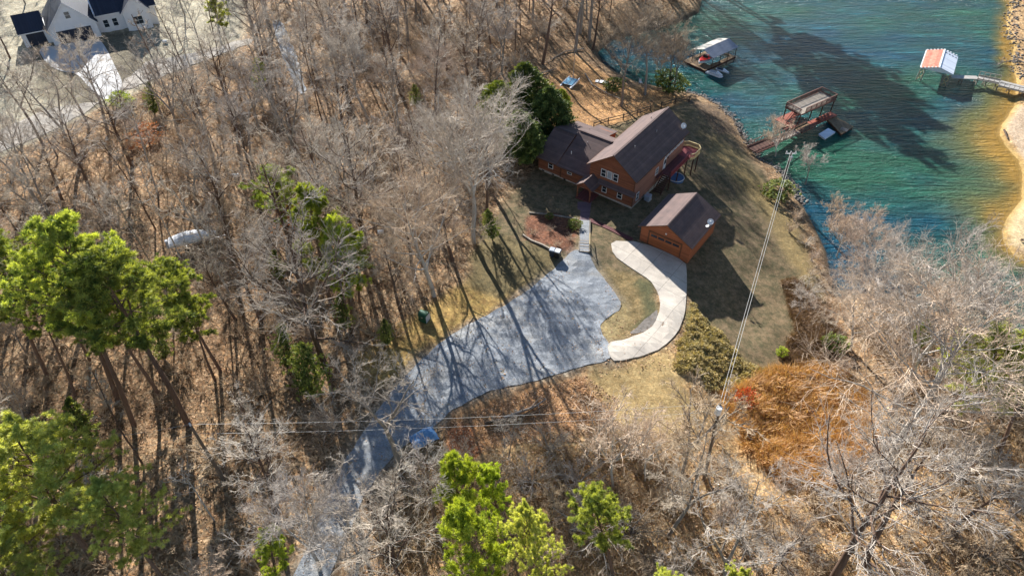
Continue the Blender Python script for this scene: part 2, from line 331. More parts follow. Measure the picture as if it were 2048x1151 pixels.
w = np.clip(1 - dm / 1.2, 0, 1)[:, None]                       # wet mud and sand at the waterline
farw = (sdf(x, y, LAND_FAR) > sdf(x, y, LAND_MAIN))[:, None]
wet = np.where(farw, np.array([.50, .33, .12, .2]), np.array([.12, .09, .06, .3]))
CA = CA * (1 - w) + wet * w; CB = CB * (1 - w) + wet * np.array([.7, .7, .7, 1]) * w
ground = fastmesh('ground', V, FQ, None, None); me = ground.data
setcol(me, 'colA', CA); setcol(me, 'colB', CB); me.polygons.foreach_set('use_smooth', np.ones(len(me.polygons), bool))
gm, nt, bs, _ = newmat('ground_cover'); co = coords(nt)
a = attr(nt, 'colA'); b = attr(nt, 'colB')
f = ramp(nt, noise(nt, co, .9, 10, .72), [(.36, 0.), (.62, 1.)])
col = mix(nt, f, a.outputs['Color'], b.outputs['Color'])
vor = N(nt, 'ShaderNodeTexVoronoi'); vor.inputs['Scale'].default_value = 4.2; nt.links.new(co, vor.inputs['Vector'])
sepv = N(nt, 'ShaderNodeSeparateColor'); nt.links.new(vor.outputs['Color'], sepv.inputs[0])
leafy = ramp(nt, sepv.outputs[0], [(0., .45), (.45, .8), (.8, 1.15), (1., 1.75)])
hue = mix(nt, sepv.outputs[1], (1.08, .93, .78), (.95, 1.03, 1.08))
sp = mix(nt, 1., leafy, hue, 'MULTIPLY')
spf = N(nt, 'ShaderNodeMath', operation='MULTIPLY'); nt.links.new(a.outputs['Alpha'], spf.inputs[0]); spf.inputs[1].default_value = .95
col = mix(nt, spf.outputs[0], col, mix(nt, 1., col, sp, 'MULTIPLY'))
fine = ramp(nt, noise(nt, co, 7., 6, .7), [(.3, .72), (.7, 1.28)])
col = mix(nt, 1., col, fine, 'MULTIPLY')
big = ramp(nt, noise(nt, co, .12, 4, .6), [(.35, .82), (.65, 1.16)])
col = mix(nt, 1., col, big, 'MULTIPLY')
nt.links.new(col, bs.inputs['Base Color']); bs.inputs['Roughness'].default_value = .95; bs.inputs['Specular IOR Level'].default_value = .1
bh = N(nt, 'ShaderNodeMath', operation='ADD'); nt.links.new(noise(nt, co, 3.0, 8, .75), bh.inputs[0]); nt.links.new(noise(nt, co, 9.0, 4, .7), bh.inputs[1])
bump(nt, bh.outputs[0], .8, .10, bs); me.materials.clear(); me.materials.append(gm)
tag(ground, kind='structure')
# ------------------------------------------------------------------ water
wxs = axis(-40, 130, .8, 0); wys = axis(30, 200, .8, 0); WX, WY = np.meshgrid(wxs, wys)
depth = np.clip((WZ - hf(WX, WY)), 0, 4).ravel()
dfar = sdf(WX.ravel(), WY.ravel(), LAND_FAR)
wid_ = 1.8 + 5.2 * np.exp(-((WY.ravel() - 112) / 26)**2); sand = np.exp(-(np.maximum(-dfar + 3.2 * fbm(WX.ravel(), WY.ravel(), 8, 2), 0) / wid_)**1.2)
V = np.stack([WX, WY, np.full_like(WX, WZ)], -1).reshape(-1, 3)
keep = np.maximum(sdf(WX, WY, LAND_MAIN), sdf(WX, WY, LAND_FAR)).ravel() < 3.0
FQw = grid_faces(len(wxs), len(wys)); FQw = FQw[keep[FQw].any(1)]
used = np.unique(FQw); remap = np.zeros(len(V), int); remap[used] = np.arange(len(used)); V = V[used]; FQw = remap[FQw]
water = fastmesh('water', V, FQw, None)
setcol(water.data, 'wd', np.stack([np.clip(depth[used] / 4, 0, 1), np.clip(sand[used], 0, 1), depth[used] * 0, np.ones(len(used))], -1))
wm, nt, bs, out = newmat('lake_water'); co = coords(nt)
sp_ = N(nt, 'ShaderNodeSeparateColor'); nt.links.new(attr(nt, 'wd').outputs['Color'], sp_.inputs[0])
deep = mix(nt, ramp(nt, noise(nt, mapped(nt, co, (.5, 1, 1), (0, 0, R(-20))), .05, 3), [(.35, 0.), (.65, 1.)]), (.004, .055, .098), (.018, .088, .055)); chop = ramp(nt, noise(nt, mapped(nt, co, (.22, 1.1, 1), (0, 0, R(12))), .55, 7, .7, .8), [(.35, .6), (.58, 1.15), (.70, 2.2), (.78, 3.6)]); deep = mix(nt, 1., deep, chop, 'MULTIPLY')
deep = mix(nt, ramp(nt, sp_.outputs[1], [(.06, 0.), (.40, 1.)]), deep, (.12, .12, .045))
deep = mix(nt, ramp(nt, sp_.outputs[1], [(.42, 0.), (.85, 1.)]), deep, (.36, .21, .045))
nt.links.new(deep, bs.inputs['Base Color']); bs.inputs['Roughness'].default_value = .18; bs.inputs['IOR'].default_value = 1.33; bs.inputs['Specular IOR Level'].default_value = .13
wa = noise(nt, mapped(nt, co, (.30, 1.35, 1), (0, 0, R(12))), .85, 5, .62, .5); wb = noise(nt, mapped(nt, co, (.8, 1.5, 1), (0, 0, R(28))), 2.1, 3, .6)
wc = noise(nt, mapped(nt, co, (.4, .9, 1), (0, 0, R(12))), .16, 3)
m1 = N(nt, 'ShaderNodeMath', operation='MULTIPLY_ADD'); nt.links.new(wb, m1.inputs[0]); m1.inputs[1].default_value = .35; nt.links.new(wa, m1.inputs[2])
bump(nt, m1.outputs[0], 1., 1.1, bs)
tr = N(nt, 'ShaderNodeBsdfTransparent'); ms = N(nt, 'ShaderNodeMixShader')
nt.links.new(ramp(nt, sp_.outputs[0], [(0., .25), (.035, .75), (.12, 1.)]), ms.inputs[0]); nt.links.new(tr.outputs[0], ms.inputs[1]); nt.links.new(bs.outputs[0], ms.inputs[2]); nt.links.new(ms.outputs[0], out.inputs[0])
water.data.materials.clear(); water.data.materials.append(wm); tag(water, kind='structure')
# ------------------------------------------------------------------ draped sheets
def drape(name, poly, mat, lift=.03, res=1., wob=0., thick=0., smooth=2):
    """sheet with a clean outline laid over the ground: outline -> one face -> cut on a grid -> dropped on the terrain"""
    P = [np.array(p) for p in gpoly(poly)]
    for _ in range(smooth): P = [q for i in range(len(P)) for q in (P[i] * .8 + P[(i + 1) % len(P)] * .2, P[i] * .2 + P[(i + 1) % len(P)] * .8)]
    if wob:
        Q = []
        for i in range(len(P)):
            a_, b_ = P[i], P[(i + 1) % len(P)]; n_ = max(1, int(np.hypot(*(b_ - a_)) / .3)); nr = np.array([-(b_ - a_)[1], (b_ - a_)[0]]) / (np.hypot(*(b_ - a_)) + 1e-9)
            for k in range(n_): q = a_ + (b_ - a_) * k / n_; Q.append(q + nr * float(wob * fbm(q[0], q[1], 2.5, 4) + wob * .6 * fbm(q[0], q[1], .9, 6)))
        P = Q
    bm = bmesh.new(); f = bm.faces.new([bm.verts.new((*p, 0)) for p in P]); P = np.array(P)
    for ax in (0, 1):
        for c in np.arange(math.floor(P[:, ax].min()) + .37, P[:, ax].max(), res):
            co_ = Vector((c, 0, 0)) if ax == 0 else Vector((0, c, 0)); no_ = Vector((1, 0, 0)) if ax == 0 else Vector((0, 1, 0))
            bmesh.ops.bisect_plane(bm, geom=bm.verts[:] + bm.edges[:] + bm.faces[:], plane_co=co_, plane_no=no_)
    bm.normal_update()
    if sum(f.normal.z for f in bm.faces) < 0: bmesh.ops.reverse_faces(bm, faces=bm.faces[:])
    bmesh.ops.triangulate(bm, faces=bm.faces[:])
    if thick:
        r = bmesh.ops.extrude_edge_only(bm, edges=[e for e in bm.edges if e.is_boundary]); low = {v for v in r['geom'] if isinstance(v, bmesh.types.BMVert)}
    else: low = set()
    vs = list(bm.verts); z = hf(np.array([v.co.x for v in vs]), np.array([v.co.y for v in vs]))
    for v, z_ in zip(vs, z): v.co.z = z_ + lift - (thick if v in low else 0)
    bmesh.ops.recalc_face_normals(bm, faces=bm.faces[:])
    me = bpy.data.meshes.new(name); bm.to_mesh(me); bm.free()
    if me.polygons[0].normal.z < 0: me.flip_normals()
    me.materials.append(M[mat] if isinstance(mat, str) else mat); o = bpy.data.objects.new(name, me); COL.objects.link(o); tag(o, kind='structure'); return o
def gravelmat(name, c1, c2, c3):
    m, nt, bs, _ = newmat(name); co = coords(nt)
    c = mix(nt, ramp(nt, noise(nt, co, .35, 6, .65), [(.35, 0.), (.65, 1.)]), c1, c2)
    c = mix(nt, ramp(nt, noise(nt, co, .16, 5, .7), [(.5, 0.), (.72, .8)]), c, c3); tr_ = ramp(nt, noise(nt, mapped(nt, co, (.12, 1.3, 1), (0, 0, R(-42))), .8, 3, .5), [(.35, .82), (.6, 1.12)]); c = mix(nt, 1., c, tr_, 'MULTIPLY')
    v = N(nt, 'ShaderNodeTexVoronoi'); v.inputs['Scale'].default_value = 9; nt.links.new(co, v.inputs['Vector'])
    s = N(nt, 'ShaderNodeSeparateColor'); nt.links.new(v.outputs['Color'], s.inputs[0])
    c = mix(nt, 1., c, ramp(nt, s.outputs[0], [(0., .82), (1., 1.2)]), 'MULTIPLY'); nt.links.new(c, bs.inputs['Base Color'])
    bs.inputs['Roughness'].default_value = .95; bs.inputs['Specular IOR Level'].default_value = .1; bump(nt, v.outputs['Distance'], .7, .05, bs); return m
M['gravel'] = gravelmat('blue_grey_gravel', (.27, .285, .30), (.215, .23, .25), (.35, .325, .28))
M['gravel2'] = gravelmat('tan_gravel', (.40, .36, .31), (.32, .29, .25), (.42, .36, .28))
drape('gravel_lot', GRAVEL, 'gravel', .05, 1., .16)
cm, nt, bs, _ = newmat('concrete'); co = coords(nt)
c = mix(nt, ramp(nt, noise(nt, co, .5, 7, .65), [(.35, 0.), (.65, 1.)]), (.54, .48, .40), (.42, .37, .31))
c = mix(nt, ramp(nt, noise(nt, co, .14, 4, .7), [(.5, 0.), (.68, .55)]), c, (.36, .32, .28))
c = mix(nt, 1., c, ramp(nt, noise(nt, co, 12, 3), [(.3, .88), (.7, 1.1)]), 'MULTIPLY'); c = mix(nt, ramp(nt, noise(nt, co, 1.3, 8, .75, 1.), [(.55, 0.), (.75, .6)]), c, (.24, .21, .18))
rc = mapped(nt, co, (1, 1, 1), (0, 0, -TH))
bk = N(nt, 'ShaderNodeTexBrick', offset=0); bk.inputs['Scale'].default_value = 1; bk.inputs['Mortar Size'].default_value = .035; bk.inputs['Brick Width'].default_value = 3.4; bk.inputs['Row Height'].default_value = 3.2
bk.inputs['Color1'].default_value = (1, 1, 1, 1); bk.inputs['Color2'].default_value = (.94, .94, .94, 1); bk.inputs['Mortar'].default_value = (.55, .55, .55, 1); nt.links.new(rc, bk.inputs[0])
c = mix(nt, 1., c, bk.outputs[0], 'MULTIPLY'); nt.links.new(c, bs.inputs['Base Color']); bs.inputs['Roughness'].default_value = .85; M['concrete'] = cm
CONC = [(1221, 482), (1278, 483), (1371, 522), (1374, 560), (1372, 600), (1369, 630), (1355, 666), (1325, 695), (1284, 713), (1250, 720), (1222, 722), (1213, 686), (1250, 680), (1284, 667), (1309, 649), (1321, 616), (1317, 587), (1300, 560), (1263, 537), (1226, 510)]
drape('driveway', CONC, 'concrete', .10, 1., 0, .35, 1)
APRON = [(74, 95), (130, 89), (195, 76), (212, 95), (235, 143), (246, 165), (238, 190), (215, 205), (183, 180), (155, 148), (115, 141), (92, 127)]
M['concrete2'] = basic('smooth_pale_concrete', (.50, .49, .47), (.43, .42, .41), .8, .5)
drape('neighbour_driveway', APRON, 'concrete2', .10, 1.)
drape('neighbour_lane', [(216, 203), (240, 185), (345, 145), (500, 90), (505, 75), (340, 120), (300, 118), (246, 165), (190, 215), (110, 262), (-20, 312), (-200, 380), (-200, 330), (-20, 270), (100, 215)], 'gravel2', .07, 1., .5)
drape('woodland_track', [(540, 40), (562, 38), (588, 100), (615, 180), (600, 192), (568, 120)], 'gravel', .07, 1., .4)
drape('drain_gravel', [(1256, 668), (1275, 652), (1298, 632), (1318, 615), (1312, 648), (1286, 666)], 'rock', .05, 1., .25)
# brick walk and maroon timber walk (level with the yard)
drape('brick_walk', [(1155, 404), (1183, 404), (1180, 425), (1178, 441), (1160, 441), (1161, 420), (1155, 418)], 'brick', .07, 1., 0, .1, 0)
drape('timber_walk', [(1178, 437), (1184, 438), (1267, 477), (1262, 482), (1180, 444)], 'timber', .10, 1., 0, .12, 0)
# ------------------------------------------------------------------ building helpers
def window(parent, o, u, n, w, h, mat='glass', name='window', rails=1, cols=1, fw=.09):
    """o = lower left corner on the wall, u = direction along wall, n = outward normal"""
    o = Vector(o); u = Vector((*u, 0)).normalized(); n = Vector((*n, 0)).normalized(); z = Vector((0, 0, 1)); f = MB(); g = MB()
    def bx(mb, a0, a1, b0, b1, d0, d1):
        c = [o + u * a + z * b + n * d for d in (d0, d1) for a, b in ((a0, b0), (a1, b0), (a1, b1), (a0, b1))]
        mb.add(c, [(0, 3, 2, 1), (4, 5, 6, 7), (0, 1, 5, 4), (1, 2, 6, 5), (2, 3, 7, 6), (3, 0, 4, 7)])
    bx(f, 0, fw, 0, h, .003, .07); bx(f, w - fw, w, 0, h, .003, .07); bx(f, fw, w - fw, 0, fw, .003, .07); bx(f, fw, w - fw, h - fw, h, .003, .07)
    for k in range(1, rails + 1): bx(f, fw, w - fw, h * k / (rails + 1) - .025, h * k / (rails + 1) + .025, .006, .06)
    for k in range(1, cols): bx(f, w * k / cols - .02, w * k / cols + .02, fw, h - fw, .008, .055)
    bx(g, fw * .5, w - fw * .5, fw * .5, h - fw * .5, .002, .03)
    fo = f.build(name, 'white', parent); g.build('pane', mat, fo); return fo
def dish(parent, loc, s=1., face=(.4, -.6, .5)):
    d = MB(); ax = Vector(face).normalized(); a = ax.orthogonal().normalized(); b = ax.cross(a); p = Vector(loc) + Vector((0, 0, .55 * s)); rings = []
    for r, k in ((.02, 0), (.2, .03), (.38, .10)): rings.append([p + ax * k * s + (a * math.cos(t) + b * math.sin(t)) * r * s for t in np.linspace(0, 2 * math.pi, 13)[:-1]])
    d.loft(rings, caps=False)
    d.loft([[q - ax * .02 for q in r] for r in rings][::-1], caps=False)
    d.bar(loc, p - ax * .02, .05 * s); d.bar(p, p + ax * .45 * s - Vector((0, 0, .15 * s)), .03 * s); d.box(*[v for c, h in zip(p + ax * .45 * s - Vector((0, 0, .15 * s)), (.06, .06, .06)) for v in (c - h * s, c + h * s)])
    return d.build('satellite_dish', 'white', parent)
# ------------------------------------------------------------------ main house
hz = float(HB[2]); HZ0 = 0.0
house = empty('lake_house', (HB[0], HB[1], HZ0), TH)
tag(house, 'two storey cedar house with brown gabled roof above the garage and lawn', 'house')
foot = MB(); foot.box(-7.95, -.05, .05, 16.9, -3.0, .38); foot.box(-17.85, -8.0, .15, 10.5, -2.0, .38)
foot.build('foundation', 'foundation', house)
mw = MB(); mw.prism([(-8, .34), (0, .34), (0, 5.52), (-4, 8.32), (-8, 5.52)], 0, 17, 0); mw.build('wall', 'siding', house)
sw = MB(); sw.box(.0, .03, .02, 16.98, .34, 5.45); sw.build('side_wall', 'siding_side', house)
tag(bpy.data.objects['side_wall'], 'paler pinkish side wall')
lw = MB(); lw.prismx([(.2, .34), (12.2, .34), (12.2, 3.15), (5.2, 5.35), (.2, 2.75)], -17.9, -14.2); lw.box(-14.2, -13.5, .19, 12.0, .34, 2.6); lw.prismx([(.1, .34), (10, .34), (10, 3.95), (6.4, 5.55), (.1, 2.6)], -13.5, -8.05); ge = MB(); ge.prismx([(.08, 2.4), (10.02, 2.4), (10.02, 3.98), (6.45, 5.62), (.08, 2.6)], -13.56, -13.51); ge.build('gable_trim', 'shingle', house)
lw.build('wing_wall', 'siding', house)
rf = MB()
zl = lambda x: 8.45 - abs(x + 4) * .722
rf.slab([(-4, -.45, zl(-4)), (.38, -.45, zl(.38)), (.38, 17.6, zl(.38)), (-4, 17.6, zl(-4))], .16, 0, 1)
rf.build('roof', ['shingle', 'trim'], house)
rf = MB(); rf.slab([(-4, -.45, zl(-4)), (-8.38, -.45, zl(.38)), (-8.38, 17.6, zl(.38)), (-4, 17.6, zl(-4))], .16, 0, 1)
rf.build('roof', ['shingle', 'trim'], house)
rf = MB(); rf.slab([(-18.3, -.35, 2.72), (-14.1, -.35, 2.72), (-14.1, 5.2, 5.55), (-18.3, 5.2, 5.55)], .15, 0, 1); rf.slab([(-18.3, 5.2, 5.55), (-14.1, 5.2, 5.55), (-14.1, 12.6, 3.2), (-18.3, 12.6, 3.2)], .15, 0, 1)
rf.slab([(-14.1, -.35, 2.60), (-8.02, -.35, 2.60), (-8.02, 6.5, 5.85), (-14.1, 6.5, 5.85)], .15, 0, 1); rf.slab([(-14.1, 6.5, 5.85), (-8.02, 6.5, 5.85), (-8.02, 10.3, 4.15), (-14.1, 10.3, 4.15)], .15, 0, 1)
rf.bar((-4, -.45, zl(-4) + .02), (-4, 17.6, zl(-4) + .02), .34, .05); rf.bar((-18.35, 5.2, 5.57), (-14.1, 5.2, 5.57), .3, .06); rf.bar((-14.15, 6.5, 5.88), (-8.0, 6.5, 5.88), .3, .06)
rf.build('wing_roof', ['shingle', 'trim'], house)
sp = MB(); sp.slab([(-14.5, 10.25, 4.12), (-10.7, 10.25, 4.12), (-10.7, 13.6, 3.35), (-14.5, 13.6, 3.35)], .12, 0, 1); sp.build('sunroom_roof', ['shingle', 'trim'], house)
sp = MB(); sp.box(-14.2, -10.95, 12.25, 13.3, .3, 3.3); sp.box(-13.45, -10.95, 10.05, 12.3, .3, 3.7); sp.build('sunroom_wall', 'siding', house)
for xe, ze in ((.43, zl(.38) - .1), (-8.43, zl(.38) - .1)): g_ = MB(); g_.bar((xe, -.45, ze), (xe, 17.6, ze), .12, .12); g_.build('gutter', 'trim', house)
g_ = MB(); g_.bar((-18.3, -.42, 2.62), (-14.1, -.42, 2.62), .12, .12); g_.bar((-14.1, -.42, 2.5), (-8.95, -.42, 2.5), .12, .12); g_.build('gutter', 'trim', house)
for xv, yv in ((-3.0, 4.5), (-2.6, 11.0), (-5.2, 14.0)): v_ = MB(); zv = zl(xv); v_.tube([(xv, yv, zv - .1), (xv, yv, zv + .35)], .06, 8); v_.build('vent_pipe', 'metal', house)
# skirt roof along the front
sk = MB(); sk.slab([(-6.2, -.72, 2.62), (.45, -.72, 2.62), (.45, -.004, 3.22), (-6.2, -.004, 3.22)], .1, 0, 1); sk.build('skirt_roof', ['shingle', 'trim'], house)
# front windows
for x0 in (-6.0, -4.92, -3.84): window(house, (x0, 0, 3.78), (1, 0), (0, -1), .92, 1.38, 'blind' if x0 == -4.92 else 'glass', rails=0 if x0 == -4.92 else 1)
for x0 in (-5.55, -2.75): window(house, (x0, 0, .95), (1, 0), (0, -1), .88, 1.32)
window(house, (-16.0, .2, 1.15), (1, 0), (0, -1), .95, 1.25); window(house, (-12.2, .1, 1.55), (1, 0), (0, -1), .85, .8)
# right side: clerestory row, door, windows
for k in range(6): window(house, (.03, 9.9 + k * 1.12, 3.95), (0, 1), (1, 0), .86, .85, 'blind', rails=0)
window(house, (.03, 7.0, 2.3), (0, 1), (1, 0), .95, 1.25, cols=2); window(house, (.03, 1.0, .9), (0, 1), (1, 0), .85, 1.4)
dr = MB(); dr.box(.03, .09, 9.7, 10.6, 1.92, 3.95); d_ = dr.build('door', 'white', house); MB().box(.09, .12, 9.85, 10.45, 2.9, 3.75).build('pane', 'glass', d_); MB().box(.09, .15, 9.76, 9.82, 2.75, 2.9).build('handle', 'metal', d_)
sc = MB(); sc.box(.03, .16, 11.0, 11.2, 3.45, 3.75).build('wall_lamp', 'black', house)
for y0 in (2.6, 5.4, 12.5): MB().box(-.048, -.02, y0, y0 + .45, .08, .3).build('foundation_vent', 'black', house)
for x0 in (-17.2, -15.2, -12.9): MB().box(x0, x0 + .45, .12, .145, .08, .3).build('foundation_vent', 'black', house)
for a, b in (((0, 0), (.06, -.03)), ((-17.93, .17), (-17.8, .17)), ((-13.5, .07), (-13.4, .07))): MB().box(a[0] - .07, a[0] + .07, a[1] - .075, a[1] + .055, .36, 5.3 if a[0] == 0 else 2.6).build('corner_board', 'trim', house)
dish(house, (-.5, 16.7, 5.9), 1.25, (.5, -.6, .5))
v_ = MB(); v_.tube([(-13.0, 2.3, 3.7), (-13.0, 2.3, 4.35)], .07, 8); v_.build('vent_pipe', 'white', house); v_ = MB(); v_.tube([(-11.6, 4.9, 4.9), (-11.6, 4.9, 5.35)], .05, 8); v_.build('vent_pipe', 'metal', house)
# entrance porch
po = MB(); po.slab([(-8.95, -2.95, 2.45), (-7.3, -2.95, 3.6), (-7.3, 1.3, 3.6), (-8.95, 1.3, 2.45)], .12, 0, 1); o_ = po.build('porch_roof', ['shingle', 'trim'], house)
po = MB(); po.slab([(-5.6, -2.95, 2.45), (-7.3, -2.95, 3.6), (-7.3, .0, 3.6), (-5.6, .0, 2.45)], .12, 0, 1); po.build('porch_roof', ['shingle', 'trim'], house)
po = MB(); po.prism([(-8.6, 2.5), (-6.0, 2.5), (-7.3, 3.4)], -2.7, -2.6); po.bar((-8.5, -2.65, 2.45), (-6.1, -2.65, 2.45), .14); po.bar((-8.45, -2.6, 1.9), (-7.9, -2.6, 2.45), .1); po.bar((-6.15, -2.6, 1.9), (-6.7, -2.6, 2.45), .1)
po.build('porch_gable', 'siding', house)
for xx in (-8.45, -6.15): MB().box(xx - .09, xx + .09, -2.7, -2.52, .2, 2.4).build('porch_post', 'siding', house)
MB().box(-8.65, -5.95, -2.85, -.05, -.3, .2).build('porch_floor', 'deckboard', house)
pd = MB(); pd.box(-7.8, -6.85, .0 - .03, .06, .4, 2.4); pd.build('front_door', 'darkwood', house)
# side deck
dk = MB(); dk.box(.06, 1.95, 8.9, 15.4, 1.75, 1.9); dk.box(.06, .5, 7.3, 8.9, 1.75, 1.9); dko = dk.build('deck', 'deckboard', house)
pad = MB(); pc = [(.06, 15.4), (2.2, 15.4), (2.7, 16.0), (2.75, 18.1), (2.1, 18.9), (.2, 18.9), (-.5, 18.3), (-.5, 17.02), (.06, 17.02)]
pad.slab([(x_, y_, 1.905) for x_, y_ in pc], .15); pad.build('deck_pad', 'deckred', house)
rl = MB(); rp = [(1.95, 8.9), (1.95, 15.35)]
for (a0, a1), (b0, b1) in zip(rp[:-1], rp[1:]):
    for zz, hh in ((1.85, .28), (2.35, .1), (2.8, .12)): rl.bar((a0, a1, zz), (b0, b1, zz), .06 if zz != 2.8 else .14, hh)
for t in np.linspace(8.9, 15.3, 44): rl.bar((1.95, t, 1.9), (1.95, t, 2.8), .035)
rl.build('railing', 'deckred', house)
yr = MB(); rp = [(2.2, 15.4), (2.7, 16.0), (2.75, 18.1), (2.1, 18.9), (.2, 18.9), (-.5, 18.3), (-.5, 17.3)]
for (a0, a1), (b0, b1) in zip(rp[:-1], rp[1:]):
    for zz, hh in ((1.85, .3), (2.1, .08), (2.8, .1)): yr.bar((a0, a1, zz), (b0, b1, zz), .07 if zz < 2.5 else .16, hh)
    n_ = max(2, int(math.hypot(b0 - a0, b1 - a1) / .16))
    for k in range(n_): t = k / n_; yr.bar((a0 + (b0 - a0) * t, a1 + (b1 - a1) * t, 1.9), (a0 + (b0 - a0) * t, a1 + (b1 - a1) * t, 2.8), .04)
yr.build('railing', 'yellowwood', house)
for px_, py_ in ((1.9, 9.0), (1.9, 12.0), (1.95, 14.9), (2.65, 17.9), (2.6, 16.1), (.2, 18.7)):
    MB().box(px_ - .08, px_ + .08, py_ - .08, py_ + .08, -3.2, 1.78).build('deck_post', 'darkwood', house)
st = MB()
for k in range(9): st.box(.55, 1.85, 8.9 - (k + 1) * .29, 8.9 - k * .29, 1.9 - (k + 1) * .21 - .05, 1.9 - (k + 1) * .21)
for xx in (.52, 1.88): st.bar((xx, 8.9, 1.75), (xx, 6.2, -.2), .06, .28); st.bar((xx, 8.9, 2.8), (xx, 6.3, .9), .06, .1); st.bar((xx, 6.35, -.3), (xx, 6.35, .95), .09)
st.build('deck_stair', 'darkwood', house)
# garage
gar = empty('garage', (*HL(8.65, -1.6), 0.0), TH); tag(gar, 'detached orange cedar garage with brown shingle roof at the head of the concrete drive', 'garage')
g_ = MB(); g_.prism([(-3.95, -.6), (3.95, -.6), (3.95, 2.72), (0, 4.72), (-3.95, 2.72)], -4.3, 4.6); g_.build('wall', 'sunwood', gar)
gzl = lambda x: 4.92 - abs(x) * .515
g_ = MB(); g_.slab([(0, -4.75, gzl(0)), (4.35, -4.75, gzl(4.35)), (4.35, 5.0, gzl(4.35)), (0, 5.0, gzl(0))], .14, 0, 1); g_.slab([(0, -4.75, gzl(0)), (-4.35, -4.75, gzl(4.35)), (-4.35, 5.0, gzl(4.35)), (0, 5.0, gzl(0))], .14, 0, 1)
g_.build('roof', ['shingle', 'trim'], gar)
g_ = MB(); g_.slab([(-.16, -4.8, 4.93), (0, -4.8, 4.99), (0, 4.6, 4.99), (-.16, 4.6, 4.93)], .05); g_.slab([(.16, -4.8, 4.93), (0, -4.8, 4.99), (0, 4.6, 4.99), (.16, 4.6, 4.93)], .05); g_.build('ridge_vent', 'shingle', gar)
g_ = MB(); g_.box(-2.5, 2.5, -4.36, -4.303, .0, 2.3); gd = g_.build('garage_door', 'garagedoor', gar)
for k in range(4): MB().box(-2.25 + k * 1.17, -2.25 + k * 1.17 + .98, -4.38, -4.362, 1.62, 2.02).build('pane', 'glass', gd)
g_ = MB(); g_.box(-2.68, -2.52, -4.37, -4.303, 0, 2.45); g_.box(2.52, 2.68, -4.37, -4.303, 0, 2.45); g_.box(-2.68, 2.68, -4.372, -4.306, 2.32, 2.48); g_.build('door_trim', 'trim', gar)
MB().box(-.1, .1, -4.45, -4.31, 3.0, 3.2).build('wall_lamp', 'white', gar)
dish(gar, (4.1, 1.4, 2.9), 1.2, (.1, -.5, .8)); dish(gar, (4.05, .6, 2.9), .7, (-.3, -.3, .9))
# yard stair
def P3(px, py, z=None):
    p = GP(px, py); return p if z is None else np.array([*G(px, py, z)[:2], z])
a = GP(1159, 503); b = GP(1161, 441); sd = (b - a)[:2]; sl = float(np.linalg.norm(sd)); syaw = math.atan2(sd[1], sd[0]) - R(90)
stair = empty('garden_stair', (a[0], a[1], 0), syaw); tag(stair, 'long flight of grey timber steps climbing from the gravel lot to the brick walk', 'stairs')
za, zb = float(a[2]), float(b[2]); ns = 14; s1 = MB(); s2 = MB(); wd = 1.35
for k in range(ns):
    y0 = sl * k / ns; z0 = max(za + (zb - za) * (k + .5) / ns, gz(*(a[:2] + sd * (k + .5) / ns))) + .14
    s1.box(.0, wd, y0, y0 + sl / ns * .98, z0 - .35, z0); s2.box(-.0, wd, y0 - .07, y0 + .07, z0 - .2, z0 + .03)
s1.build('tread', 'gravel', stair); s2.build('nosing', 'greywood', stair)
s3 = MB()
for xx in (-.1, wd + .1):
    s3 = MB()
    for k in range(ns): s3.box(xx - .06, xx + .06, sl * k / ns, sl * (k + 1) / ns, min(za, zb) - .3, za + (zb - za) * (k + .5) / ns + .26)
    s3.build('side_timber', 'greywood', stair)
hr = MB(); zz = lambda t: za + (zb - za) * t + .1
for t0, t1 in ((.08, .42),):
    hr.bar((wd + .05, sl * t0, zz(t0) + .9), (wd + .05, sl * t1, zz(t1) + .95), .08)
    for t in (t0, (t0 + t1) / 2, t1): hr.bar((wd + .05, sl * t, zz(t)), (wd + .05, sl * t, zz(t) + .9), .07)
hr.build('handrail', 'yellowwood', stair)
# bed edging
def rail_line(name, pts, w, h, mat, lift=0.):
    m = MB(); q = [GP(*p) for p in pts]
    for p0_, p1_ in zip(q[:-1], q[1:]): m.bar((*p0_[:2], p0_[2] + h / 2 + lift), (*p1_[:2], p1_[2] + h / 2 + lift), w, h)
    return m.build(name, mat)
tag(rail_line('bed_edging', [(1046, 471), (1062, 482), (1085, 491), (1100, 499)], .22, .28, 'greywood'), 'low weathered timber edging along the lower side of the mulch bed', 'edging')
tag(rail_line('bed_edging', [(1058, 426), (1090, 429), (1125, 434), (1156, 439)], .18, .2, 'greywood'), 'thin pale timber edging along the upper side of the mulch bed', 'edging')
# wheeled bins
def bin_(px, py, lab, bodym, lidm, yaw):
    p = GP(px, py); t = empty('wheeled_bin', p, yaw); tag(t, lab, 'rubbish bin', 'wheeled bins beside the mulch bed')
    m = MB(); q = lambda s, z, dy=0: [(-.29 * s, -.33 * s + dy, z), (.29 * s, -.33 * s + dy, z), (.29 * s, .36 * s + dy, z), (-.29 * s, .36 * s + dy, z)]
    m.loft([q(.78, .03), q(.9, .55), q(1, 1.0)]); m.bar((-.28, .42, .98), (.28, .42, .98), .05); m.build('body', bodym, t)
    m = MB(); m.loft([q(1.07, 1.0), q(1.07, 1.05), q(.9, 1.12), ]); m.build('lid', lidm, t)
    for s in (-1, 1): m = MB(); m.tube([(s * .24, .33, .13), (s * .31, .33, .13)], .13, 12); m.build('wheel', 'rubber', t)
    t.scale = (1.25, 1.25, 1.15); return t
bin_(1104, 511, 'navy wheeled bin with pale blue lid, on the left of the bin pair', 'navyplastic', 'greylid', R(-20))
bin_(1115, 514, 'black wheeled bin with whitish lid, next to the gravel edge', 'black', 'white', R(-24))
